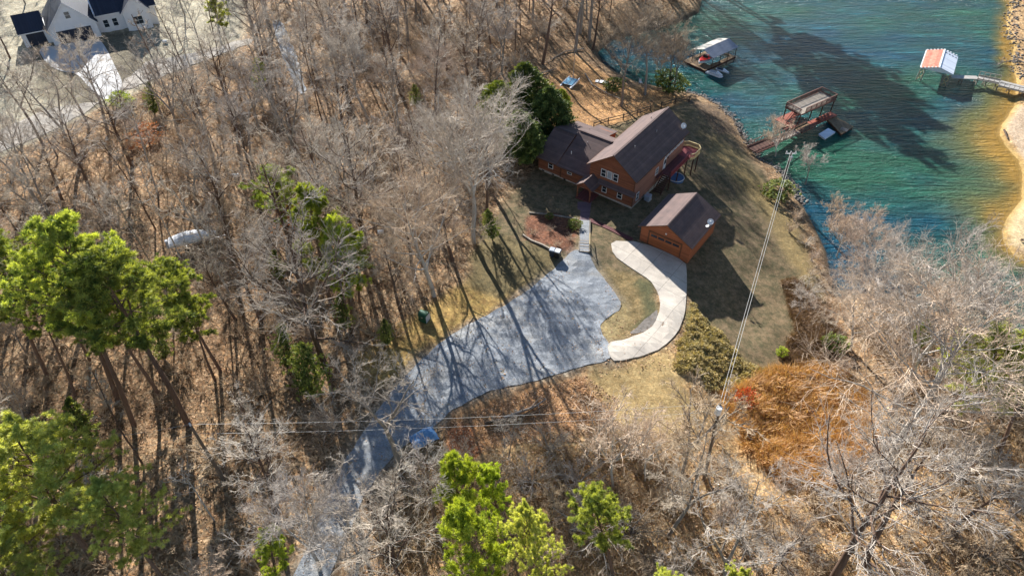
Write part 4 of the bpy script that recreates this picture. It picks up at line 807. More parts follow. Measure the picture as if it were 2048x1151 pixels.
# right wing with porch
m = MB(); m.prismx([(1.5, -.6), (10.5, -.6), (10.5, 4.2), (6, 7.2), (1.5, 4.2)], gx1 + .02, gx1 + 12); m.build('wall', 'farmwhite', nh); m = MB(); m.slab([(gx1 + .3, .9, 3.9), (gx1 + 12.5, .9, 3.9), (gx1 + 12.5, 6, 7.4), (gx1 + .3, 6, 7.4)], .15, 0, 1); m.slab([(gx1 + .3, 6, 7.4), (gx1 + 12.5, 6, 7.4), (gx1 + 12.5, 11, 3.9), (gx1 + .3, 11, 3.9)], .15, 0, 1); m.build('roof', ['navyroof', 'farmwhite'], nh)
m = MB(); m.prism([(gx1 + 5.5, -.5), (gx1 + 10.5, -.5), (gx1 + 10.5, 4.0), (gx1 + 8, 6.6), (gx1 + 5.5, 4.0)], -.2, 1.49); m.build('wall', 'farmwhite', nh)
m = MB(); m.slab([(gx1 + 8, -.5, 6.75), (gx1 + 11, -.5, 3.8), (gx1 + 11, 4, 3.8), (gx1 + 8, 4, 6.75)], .13, 0, 1); m.slab([(gx1 + 8, -.5, 6.75), (gx1 + 5, -.5, 3.8), (gx1 + 5, 4, 3.8), (gx1 + 8, 4, 6.75)], .13, 0, 1); m.build('roof', ['navyroof', 'farmwhite'], nh)
for x_ in (gx1 + 1.2, gx1 + 3.0): window(nh, (x_, 1.5, 1.0), (1, 0), (0, -1), 1.1, 1.7)
window(nh, (gx1 + 7.0, -.2, 1.0), (1, 0), (0, -1), 2.0, 1.8, cols=2)
# ------------------------------------------------------------------ logs and driftwood
def fallen(pts, r, lab, mat='log', name='fallen_log', lift=.15, br=0):
    q = [GP(*p) for p in pts]; O = q[0]; t = empty(name, tuple(O)); tag(t, lab, 'log'); m = MB(); pp = [p - O + [0, 0, lift + r * .7] for p in q]; m.tube(pp, list(np.linspace(r, r * .45, len(pp))), 8); m.build('trunk', mat, t)
    if br:
        m = MB(); rg = random.Random(len(lab))
        for k in range(br):
            i = rg.randrange(len(pp) - 1); a_ = Vector(pp[i]).lerp(Vector(pp[i + 1]), rg.random()); d_ = Vector((rg.uniform(-1, 1), rg.uniform(-1, 1), rg.uniform(.1, .9))).normalized() * rg.uniform(.8, 2.2); m.tube([a_, a_ + d_ * .5 + Vector((0, 0, .1)), a_ + d_], [r * .4, r * .25, r * .1], 5)
        m.build('branches', mat, t)
fallen([(1008, 838), (1040, 826), (1070, 815), (1092, 800)], .2, 'long grey fallen log lying on orange leaves below the gravel lot', br=5)
fallen([(1003, 838), (1012, 852), (1020, 866)], .13, 'short brown fallen branch meeting the end of the long log', 'logdark')
fallen([(970, 850), (1030, 835), (1080, 826)], .22, 'dark rotten log in the shade just below the long grey log', 'logdark', br=7)
fallen([(1611, 935), (1618, 965), (1625, 1001)], .22, 'pale bare fallen log in the orange grass at lower right')
fallen([(2007, 262), (2014, 280)], .2, 'dark short driftwood log on the small sand spit', 'logdark'); fallen([(2040, 482), (2075, 486)], .2, 'dark driftwood stick on the lower right beach', 'logdark')
fallen([(2060, 135), (2030, 125), (2000, 130), (1992, 136)], .16, 'lower bleached dead tree reaching over the water above the far pier', br=22, lift=.5, name='driftwood_tree')
fallen([(2070, 92), (2040, 84), (2010, 84)], .13, 'upper bleached dead branch reaching over the water at right', br=12, lift=.5, name='driftwood_tree')
fallen([(1165, 100), (1130, 105), (1090, 128)], .15, 'thin grey fallen branch lying left of the catamaran mast', br=6)
fallen([(1075, 150), (1092, 146), (1110, 140)], .15, 'short pale log on the shaded ground left of the catamaran')
fallen([(830, 262), (852, 248), (868, 236)], .14, 'pale fallen branch above the mossy patch in the woods')
fallen([(1170, 150), (1185, 172), (1215, 190), (1240, 200)], .16, 'long pale log along the bank left of the shore tree', br=3)
# riprap along the lawn shore
rk = []; rt = []; rng = np.random.default_rng(3)
def scatter_rocks(line, n, spread, smin, smax):
    P = np.array([G(a, b, WZ)[:2] for a, b in line]); seg = np.hypot(*np.diff(P, axis=0).T); cum = np.r_[0, np.cumsum(seg)]
    for _ in range(n):
        s = rng.uniform(0, cum[-1]); i = np.searchsorted(cum, s) - 1; u_ = (s - cum[i]) / seg[i]; p = P[i] * (1 - u_) + P[i + 1] * u_; d = (P[i + 1] - P[i]) / seg[i]; nrm = np.array([-d[1], d[0]]); p = p + nrm * rng.normal(.3, spread) 
        rk.append((*p, rng.uniform(smin, smax)))
scatter_rocks([(1370, 184), (1402, 192), (1440, 212), (1472, 243), (1492, 283), (1518, 318), (1556, 338), (1585, 372), (1604, 410)], 900, .55, .10, .30)
scatter_rocks([(2026, 0), (2016, 50), (2020, 78), (2032, 90), (2024, 120), (2036, 160)], 300, .8, .10, .35)
ico = np.array([[0, 0, 1], [.89, 0, .45], [.28, .85, .45], [-.72, .53, .45], [-.72, -.53, .45], [.28, -.85, .45], [.72, .53, -.45], [-.28, .85, -.45], [-.89, 0, -.45], [-.28, -.85, -.45], [.72, -.53, -.45], [0, 0, -1]])
icof = np.array([[0, 1, 2], [0, 2, 3], [0, 3, 4], [0, 4, 5], [0, 5, 1], [1, 6, 2], [2, 7, 3], [3, 8, 4], [4, 9, 5], [5, 10, 1], [2, 6, 7], [3, 7, 8], [4, 8, 9], [5, 9, 10], [1, 10, 6], [6, 11, 7], [7, 11, 8], [8, 11, 9], [9, 11, 10], [10, 11, 6]])
rk = np.array(rk); rz_ = np.maximum(hf(rk[:, 0], rk[:, 1]), WZ - .1); VV = []; 
for (x_, y_, s_), z_ in zip(rk, rz_): VV.append(ico * rng.uniform(.7, 1.25, (12, 1)) * s_ * np.array([1, 1, .65]) @ np.array(Matrix.Rotation(rng.uniform(0, 6.3), 3, 'Z')).T + [x_, y_, z_ + s_ * .25])
VV = np.vstack(VV); TT = (icof[None] + (np.arange(len(rk)) * 12)[:, None, None]).reshape(-1, 3); o_ = fastmesh('riprap', VV, TT, M['rock']); tag(o_, 'loose grey stones lining the water edge', 'stones', kind='stuff')

# ------------------------------------------------------------------ vegetation materials
def foliage(name, c1, c2, trans=.35, rough=.6):
    m, nt, bs, out = newmat(name); a = attr(nt, 'tint'); oi = N(nt, 'ShaderNodeObjectInfo')
    s = N(nt, 'ShaderNodeSeparateColor'); nt.links.new(a.outputs['Color'], s.inputs[0])
    c = mix(nt, s.outputs[0], c2, c1); c = mix(nt, 1., c, ramp(nt, oi.outputs['Random'], [(0., (.70, .66, .62)), (.35, (.95, .93, .95)), (.7, (1.05, .98, .88)), (1., (1.22, 1.2, 1.17))]), 'MULTIPLY')
    nt.links.new(c, bs.inputs['Base Color']); bs.inputs['Roughness'].default_value = rough; bs.inputs['Specular IOR Level'].default_value = .25
    if trans:
        tl = N(nt, 'ShaderNodeBsdfTranslucent'); ms = N(nt, 'ShaderNodeMixShader', i_0=trans); nt.links.new(mix(nt, 1., c, (1.25, 1.2, .5), 'MULTIPLY'), tl.inputs[0]); nt.links.new(bs.outputs[0], ms.inputs[1]); nt.links.new(tl.outputs[0], ms.inputs[2]); nt.links.new(ms.outputs[0], out.inputs[0])
    return m
FM = {'pine': foliage('pine_needles', (.52, .57, .13), (.08, .13, .035), .38), 'pale_pine': foliage('pale_pine_needles', (.70, .74, .26), (.32, .38, .10), .45),
      'cedar': foliage('cedar_sprays', (.30, .34, .08), (.07, .11, .03), .2), 'dark': foliage('dark_evergreen_leaves', (.26, .33, .09), (.06, .10, .03), .15),
      'yellowgreen': foliage('yellow_green_leaves', (.52, .60, .09), (.20, .29, .04), .35), 'rust': foliage('rust_dead_leaves', (.62, .24, .08), (.32, .12, .045), .3),
      'red': foliage('orange_red_leaves', (.75, .16, .05), (.4, .08, .03), .3), 'straw': foliage('dry_straw', (.86, .57, .27), (.38, .20, .085), .25), 'weeds': foliage('brown_weeds', (.36, .24, .14), (.15, .09, .055), .15), 'vine': foliage('olive_vine_leaves', (.70, .57, .27), (.24, .20, .08), .3),
      'twig': foliage('grey_twigs', (.63, .57, .49), (.27, .225, .18), 0, .85), 'brush': foliage('tan_brush_twigs', (.56, .45, .32), (.24, .18, .12), 0, .85), 'pinktwig': foliage('pinkish_twigs', (.64, .52, .40), (.36, .265, .20), 0, .85),
      'leaf': foliage('fallen_leaf', (.66, .45, .28), (.24, .13, .07), .1, .8)}
def barkmat(name, c1, c2):
    m, nt, bs, _ = newmat(name); co = coords(nt); oi = N(nt, 'ShaderNodeObjectInfo')
    c = mix(nt, ramp(nt, noise(nt, mapped(nt, co, (6, 6, 1)), 1.5, 6, .7), [(.3, 0.), (.7, 1.)]), c1, c2); c = mix(nt, 1., c, ramp(nt, oi.outputs['Random'], [(0., .75), (1., 1.2)]), 'MULTIPLY')
    nt.links.new(c, bs.inputs['Base Color']); bs.inputs['Roughness'].default_value = .95; bs.inputs['Specular IOR Level'].default_value = .1; return m
BM = {'grey': barkmat('grey_bark', (.34, .30, .26), (.17, .145, .12)), 'brown': barkmat('brown_bark', (.19, .125, .09), (.085, .055, .042)), 'pine': barkmat('pine_bark', (.24, .155, .11), (.10, .062, .045)), 'pale': barkmat('pale_bark', (.50, .46, .41), (.30, .27, .23))}
# ------------------------------------------------------------------ growth
class Tubes:
    def __init__(s): s.V = []; s.F = []; s.T = []; s.n = 0
    def add(s, pts, rad, n=3, tint=.5):
        P = np.asarray(pts, float); k = len(P); d = np.gradient(P, axis=0); d /= np.linalg.norm(d, axis=1)[:, None] + 1e-9
        ref = np.array([0, 0, 1.]) if abs(d[0][2]) < .8 else np.array([1., 0, 0]); a = np.cross(d, ref); a /= np.linalg.norm(a, axis=1)[:, None] + 1e-9; b = np.cross(d, a)
        th = np.arange(n) * 2 * np.pi / n; rad = np.asarray(rad)[:, None, None]
        V = P[:, None] + (a[:, None] * np.cos(th)[None, :, None] + b[:, None] * np.sin(th)[None, :, None]) * rad
        i = np.arange(k * n).reshape(k, n); j = np.roll(i, -1, 1); F = np.stack([i[:-1], j[:-1], j[1:], i[1:]], -1).reshape(-1, 4) + s.n
        s.V.append(V.reshape(-1, 3)); s.F.append(F); s.T.append(np.full(k * n, tint)); s.n += k * n
    def mesh(s): return np.vstack(s.V), np.vstack(s.F), np.concatenate(s.T)
def rnd_perp(d, rg):
    v = rg.normal(size=3); v -= d * v.dot(d); return v / (np.linalg.norm(v) + 1e-9)
def grow(p, d, L, r0, r1, nseg, wob, up, rg):
    pts = [p]; d = d / np.linalg.norm(d)
    for _ in range(nseg):
        d = d + rg.normal(size=3) * wob + np.array([0, 0, up]); d /= np.linalg.norm(d); pts.append(pts[-1] + d * L / nseg)
    return np.array(pts), np.linspace(r0, r1, nseg + 1)
def at_t(P, t):
    k = t * (len(P) - 1); i = min(int(k), len(P) - 2); return P[i] + (P[i + 1] - P[i]) * (k - i), (P[i + 1] - P[i]) / (np.linalg.norm(P[i + 1] - P[i]) + 1e-9)
def bare_tree(seed, H=20, lo=.4, spread=.32, nl=15, dens=1., rt=.34, fork=False, twr=.014):
    rg = np.random.default_rng(seed); tr = Tubes(); cr = Tubes()
    stems = []
    T, r = grow(np.array([0, 0, -.4]), np.array([rg.normal() * .04, rg.normal() * .04, 1]), H * (.92 if not fork else .42), rt, .05 if not fork else rt * .72, 9, .05, .05, rg); tr.add(T, r, 8)
    stems.append((T, r, lo, 1.0))
    if fork:
        for k in range(fork):
            a = k * 2 * math.pi / fork + rg.uniform(0, 1); S, rs = grow(T[-1], np.array([math.cos(a) * .45, math.sin(a) * .45, 1]), H * .52, rt * .6, .04, 8, .08, .06, rg); tr.add(S, rs, 7); stems.append((S, rs, .15, .8))
        stems = stems[1:]; nl = max(6, int(nl * 1.5 / fork))
    for T, r, lo_, sc in stems:
        for k in range(nl):
            t = lo_ + (1 - lo_) * ((k + rg.uniform(0, .9)) / nl)**.9 * .98; p, d = at_t(T, t); rr = np.interp(t, np.linspace(0, 1, len(r)), r)
            az = k * 2.4 + rg.uniform(-.5, .5); out = np.array([math.cos(az), math.sin(az), 0]); L = H * spread * sc * (1.15 - .75 * abs((t - lo_) / (1 - lo_) - .25)) * rg.uniform(.7, 1.15)
            B, rb = grow(p, out + np.array([0, 0, rg.uniform(.35, 1.0)]), L, rr * .55, .022, 6, .13, .07, rg); tr.add(B, rb, 5)
            for j in range(int(7 * dens)):
                t2 = rg.uniform(.18, 1.); q, e = at_t(B, t2); e = e + rnd_perp(e, rg) * rg.uniform(.6, 1.1); C, rc = grow(q, e, L * rg.uniform(.28, .5) * (1.15 - .5 * t2), max(.03, .05 * (1.2 - t2)), twr * 1.2, 4, .16, .05, rg); ti = rg.uniform(.2, .9); cr.add(C, rc, 3, ti)
                for m_ in range(int(6 * dens)):
                    s, g = at_t(C, rg.uniform(.1, 1.)); g = g + rnd_perp(g, rg) * rg.uniform(.5, 1.2); W, rw = grow(s, g, L * rg.uniform(.10, .22), twr * 1.2, twr * .5, 3, .2, .04, rg); cr.add(W, rw, 3, min(1, ti + rg.uniform(-.1, .25)))
                    for q_ in range(3): s2, g2 = at_t(W, rg.uniform(.2, .95)); g2 = g2 + rnd_perp(g2, rg) * .9; X, rx = grow(s2, g2, L * rg.uniform(.05, .11), twr * .85, twr * .4, 1, .1, .0, rg); cr.add(X, rx, 3, min(1, ti + rg.uniform(0, .3)))
    return tr.mesh(), cr.mesh()
def tufts(C, D, rg, nb, L, W, spread=1.1, t0=None):
    """needle or leaf blades round centres C pointing roughly along D"""
    n = len(C); D = D / (np.linalg.norm(D, axis=1)[:, None] + 1e-9); dd = np.repeat(D, nb, 0) + rg.normal(size=(n * nb, 3)) * spread * .6; dd /= np.linalg.norm(dd, axis=1)[:, None]
    c = np.repeat(C, nb, 0) + rg.normal(size=(n * nb, 3)) * L * .12; s = np.cross(dd, rg.normal(size=(n * nb, 3))); s /= np.linalg.norm(s, axis=1)[:, None] + 1e-9
    l = L * rg.uniform(.6, 1.25, (n * nb, 1)); w = W * rg.uniform(.7, 1.3, (n * nb, 1)); V = np.stack([c - s * w * .35, c + dd * l * .55 + s * w * .5, c + dd * l, c + dd * l * .5 - s * w * .5], 1).reshape(-1, 3)
    F = np.arange(len(V)).reshape(-1, 4); t = np.repeat(rg.uniform(0, 1, n) if t0 is None else t0, nb); t = np.clip(t + rg.uniform(-.2, .25, len(t)), 0, 1); return V, F, np.repeat(t, 4)
def pine_tree(seed, H=24, lo=.52, spread=.2, nl=34, nb=30, dens=1.15, L=.38, W=.055):
    rg = np.random.default_rng(seed); tr = Tubes(); T, r = grow(np.array([0, 0, -.4]), np.array([rg.normal() * .03, rg.normal() * .03, 1]), H * .98, .27, .04, 10, .025, .04, rg); tr.add(T, r, 8); C = []; D = []
    for k in range(nl):
        f = (k + rg.uniform(0, .9)) / nl; t = lo + (1 - lo) * f; p, d = at_t(T, t); az = k * 2.4 + rg.uniform(-.5, .5); LL = H * spread * (math.sin(min(1, (1 - f) * 1.25 + .16) * math.pi * .5)) * (1 if f > .12 else .6) * rg.uniform(.65, 1.15)
        B, rb = grow(p, np.array([math.cos(az), math.sin(az), rg.uniform(.0, .5) + .5 * f]), LL, .075 * (1.2 - f * .7), .02, 5, .12, .05, rg); tr.add(B, rb, 4)
        for j in range(int(9 * dens)):
            t2 = rg.uniform(.25, 1.) ; q, e = at_t(B, t2); g = e + rnd_perp(e, rg) * 1.0 + np.array([0, 0, .35]); S, rs = grow(q, g, LL * rg.uniform(.16, .4) * (1.2 - .5 * t2) + .25, .022, .012, 3, .15, .08, rg); tr.add(S, rs, 3)
            for u in (.4, .7, 1.): 
                c, e2 = at_t(S, min(u, .999)); 
                C.append(c + rg.normal(size=3) * .1); D.append(e2 * .5 + np.array([0, 0, .8]))
    for _ in range(30): C.append(T[-1] + rg.normal(size=3) * np.array([.4, .4, .5])); D.append(np.array([0, 0, 1.]) + rg.normal(size=3) * .4)
    return tr.mesh(), tufts(np.array(C), np.array(D), rg, int(nb * 1.9), L, W, 1.5)
def cone_tree(seed, H=9, R_=2.4, n=1500, nb=9, top=.06, base=.02, L=.34, W=.14, mid=.3, lump=.25, fill=.55):
    rg = np.random.default_rng(seed); tr = Tubes(); T, r = grow(np.array([0, 0, -.3]), np.array([0, 0, 1.]), H * .95, H * .018 + .03, .02, 6, .02, .03, rg); tr.add(T, r, 7)
    for k in range(26): p, d = at_t(T, rg.uniform(.1, .9)); az = rg.uniform(0, 6.3); f = p[2] / H; B, rb = grow(p, np.array([math.cos(az), math.sin(az), .5]), R_ * (1 - f) * .8 + .2, .03, .012, 3, .1, .05, rg); tr.add(B, rb, 3)
    f = rg.beta(1.15, 1.35, n); az = rg.uniform(0, 2 * np.pi, n); prof = np.where(f < mid, (base + (1 - base) * np.sin(np.clip(f / mid, 0, 1) * np.pi / 2)), top + (1 - top) * np.cos((f - mid) / (1 - mid) * np.pi / 2)**.8)
    lm = 1 + lump * np.sin(az * 3 + f * 9 + seed) * np.sin(f * 14 + az * 2) + lump * .7 * np.sin(az * 7 - f * 23); rad = R_ * prof * lm * (fill + (1 - fill) * rg.uniform(0, 1, n))
    C = np.stack([rad * np.cos(az), rad * np.sin(az), .05 * H + f * H * .97], 1); D = np.stack([np.cos(az), np.sin(az), np.full(n, .8)], 1) + rg.normal(size=(n, 3)) * .3
    t0 = np.clip((lm - .8) * 1.4 + rg.normal(size=n) * .2, 0, 1); return tr.mesh(), tufts(C, D, rg, nb, L, W, t0=t0)
def shrub_bare(seed, H=3., nst=14, dens=1., twr=.012, fan=.5):
    rg = np.random.default_rng(seed); st = Tubes(); cr = Tubes()
    for k in range(nst):
        az = rg.uniform(0, 6.3); S, r = grow(np.array([rg.normal() * .12 * H * .3, rg.normal() * .12 * H * .3, -.1]), np.array([math.cos(az) * fan, math.sin(az) * fan, 1]), H * rg.uniform(.7, 1.1), .03 + .004 * H, .014, 5, .12, .02, rg); st.add(S, r, 4)
        for j in range(int(7 * dens)):
            t = rg.uniform(.2, 1); q, e = at_t(S, t); B, rb = grow(q, e + rnd_perp(e, rg) * rg.uniform(.5, 1.), H * rg.uniform(.18, .4), twr * 1.4, twr * .7, 3, .15, .04, rg); ti = rg.uniform(.1, .9); cr.add(B, rb, 3, ti)
            for m_ in range(int(5 * dens)): s, g = at_t(B, rg.uniform(.1, 1)); X, rx = grow(s, g + rnd_perp(g, rg) * .9, H * rg.uniform(.08, .18), twr, twr * .5, 2, .15, .03, rg); cr.add(X, rx, 3, min(1, ti + .15))
    return st.mesh(), cr.mesh()
# ------------------------------------------------------------------ prototypes (mesh data shared by copies)
def mk(name, mv, mat, tinted=True):
    V, F, T = mv; o = fastmesh(name, V, F, mat, T if tinted else None); o.data.polygons.foreach_set('use_smooth', np.ones(len(F), bool)); return o
PROTO = {}
def proto(key, kind, tm, cm, Hn, geo, tn='trunk', cn='crown'):
    (t, c) = geo; root = empty(kind, (0, 0, 0)); a = mk(tn, t, tm, False); a.parent = root; b = mk(cn, c, cm); b.parent = root; PROTO[key] = [root, a, b, Hn, kind, False]
B_ = BM; F_ = FM
for i, (sd, kw) in enumerate([(11, dict(spread=.30, nl=16)), (12, dict(spread=.36, nl=14, fork=2, rt=.3)), (13, dict(spread=.26, nl=17, lo=.5)), (14, dict(spread=.34, nl=15, fork=3, lo=.3, rt=.28)), (15, dict(spread=.4, nl=16, lo=.33, dens=1.15)), (16, dict(spread=.3, nl=15, lo=.45, fork=2))]):
    proto('bare%d' % i, 'bare_tree', B_['grey'] if i % 2 else B_['brown'], F_['twig'], 20, bare_tree(sd, 20, **kw))
proto('wide0', 'bare_tree', B_['pale'], F_['twig'], 20, bare_tree(31, 20, spread=.46, nl=22, lo=.3, dens=1.35, fork=3, rt=.3)); proto('wide1', 'bare_tree', B_['pale'], F_['pinktwig'], 20, bare_tree(32, 20, spread=.5, nl=24, lo=.28, dens=1.35, rt=.34))
proto('dense', 'bare_tree', B_['grey'], F_['brush'], 20, bare_tree(35, 20, spread=.34, nl=24, lo=.42, dens=1.3, rt=.3)); proto('slim0', 'bare_tree', B_['brown'], F_['twig'], 20, bare_tree(41, 20, spread=.13, nl=11, lo=.5, dens=.8, rt=.15)); proto('slim1', 'bare_tree', B_['grey'], F_['brush'], 20, bare_tree(42, 20, spread=.16, nl=11, lo=.4, dens=.8, rt=.14)); proto('slim2', 'bare_tree', B_['pale'], F_['twig'], 20, bare_tree(43, 20, spread=.2, nl=12, lo=.45, dens=.8, rt=.17))
proto('small0', 'small_bare_tree', B_['grey'], F_['brush'], 9, bare_tree(51, 9, spread=.42, nl=13, lo=.12, dens=1., rt=.12, fork=3, twr=.013)); proto('small1', 'small_bare_tree', B_['pale'], F_['pinktwig'], 9, bare_tree(52, 9, spread=.5, nl=14, lo=.1, dens=1.1, rt=.12, fork=4, twr=.013)); proto('small2', 'small_bare_tree', B_['grey'], F_['twig'], 9, bare_tree(53, 9, spread=.38, nl=12, lo=.15, dens=1., rt=.11, fork=2, twr=.013))
proto('pine0', 'pine_tree', B_['pine'], F_['pine'], 24, pine_tree(61, 24)); proto('pine1', 'pine_tree', B_['pine'], F_['pine'], 24, pine_tree(62, 24, lo=.45, spread=.23, nl=40)); proto('pine2', 'pine_tree', B_['pine'], F_['pale_pine'], 24, pine_tree(63, 24, lo=.42, spread=.25, nl=44, dens=1.15)); proto('pine3', 'pine_tree', B_['pine'], F_['pine'], 24, pine_tree(64, 24, lo=.58, spread=.17, nl=26))
proto('ypine0', 'young_pine_tree', B_['pine'], F_['yellowgreen'], 13, pine_tree(65, 13, lo=.3, spread=.24, nl=30, nb=24, L=.34, W=.055, dens=.9)); proto('ypine1', 'young_pine_tree', B_['pine'], F_['yellowgreen'], 13, pine_tree(66, 13, lo=.22, spread=.22, nl=30, nb=22, L=.32, W=.055, dens=.8))
proto('cedar0', 'cedar_tree', B_['brown'], F_['cedar'], 9, cone_tree(71, 9, 2.0, 750, lump=.6, fill=.3)); proto('cedar1', 'cedar_tree', B_['brown'], F_['cedar'], 9, cone_tree(72, 9, 1.5, 520, lump=.65, fill=.3)); proto('ever0', 'evergreen_tree', B_['brown'], F_['dark'], 12, cone_tree(73, 12, 3.6, 2800, L=.42, W=.2, mid=.4)); proto('ever1', 'evergreen_tree', B_['brown'], F_['yellowgreen'], 9, cone_tree(74, 9, 3.1, 1900, mid=.5, L=.38)); proto('ever2', 'evergreen_tree', B_['brown'], F_['cedar'], 12, cone_tree(75, 12, 3.0, 2300, L=.4, W=.18, mid=.35))
proto('bush0', 'evergreen_shrub', B_['brown'], F_['cedar'], 2, cone_tree(81, 2, 1.1, 260, nb=8, L=.2, W=.08, mid=.4)); proto('bush1', 'evergreen_shrub', B_['brown'], F_['yellowgreen'], 2, cone_tree(82, 2, 1.0, 220, nb=8, L=.2, W=.08, mid=.45)); proto('beech0', 'copper_leaved_sapling', B_['grey'], F_['rust'], 6, cone_tree(83, 6, 2.6, 520, nb=5, L=.2, W=.11, mid=.45, lump=.5, fill=.3)); proto('redbush', 'red_leaved_shrub', B_['grey'], F_['red'], 3, cone_tree(84, 3, 1.2, 260, nb=6, L=.2, W=.1, mid=.5, lump=.4))
proto('brush0', 'bare_shrub', B_['grey'], F_['brush'], 3, shrub_bare(91), 'stems', 'twigs'); proto('brush1', 'bare_shrub', B_['pale'], F_['twig'], 3, shrub_bare(92, nst=18, fan=.8), 'stems', 'twigs'); proto('brush2', 'bare_shrub', B_['grey'], F_['pinktwig'], 3, shrub_bare(93, nst=11, fan=.35), 'stems', 'twigs')
def plant(key, base, H, label, cat='tree', group=None, top=None, yaw=None, width=1., name=None):
    P = PROTO[key]; root, a, b, Hn, kind, used = P
    if used:
        r = root.copy(); COL.objects.link(r)
        for ch in (a, b): c = ch.copy(); COL.objects.link(c); c.parent = r
        for k in ('label', 'category', 'group'):
            if k in r: del r[k]
    else: r = root; P[5] = True
    if name: r.name = name
    s = H / Hn; yaw = random.uniform(0, 6.28) if yaw is None else yaw; q = Matrix.Rotation(yaw, 4, 'Z')
    if top is not None: d = Vector((top[0] - base[0], top[1] - base[1], H)); q = Vector((0, 0, 1)).rotation_difference(d.normalized()).to_matrix().to_4x4() @ q; s = d.length / Hn
    r.matrix_world = Matrix.Translation(Vector((float(base[0]), float(base[1]), float(base[2])))) @ q @ Matrix.Diagonal((s * width, s * width, s, 1))
    tag(r, label, cat, group); return r
def ptop(key, b, t, label, hmax=26, hmin=6, **kw):
    """tree whose foot and tip are read from the photograph"""
    B = GP(*b); best = None
    for h in np.arange(hmin, hmax + .1, .5):
        T = G(t[0], t[1], B[2] + h); e = math.hypot(T[0] - B[0], T[1] - B[1])
        if best is None or e < best[0]: best = (e, h, T)
    e, h, T = best; lim = .16 * h
    if e > lim: T = np.array([B[0] + (T[0] - B[0]) * lim / e, B[1] + (T[1] - B[1]) * lim / e, T[2]])
    SP.append((B[0], B[1])); return plant(key, B, h, label, top=T, **kw)
SP = []
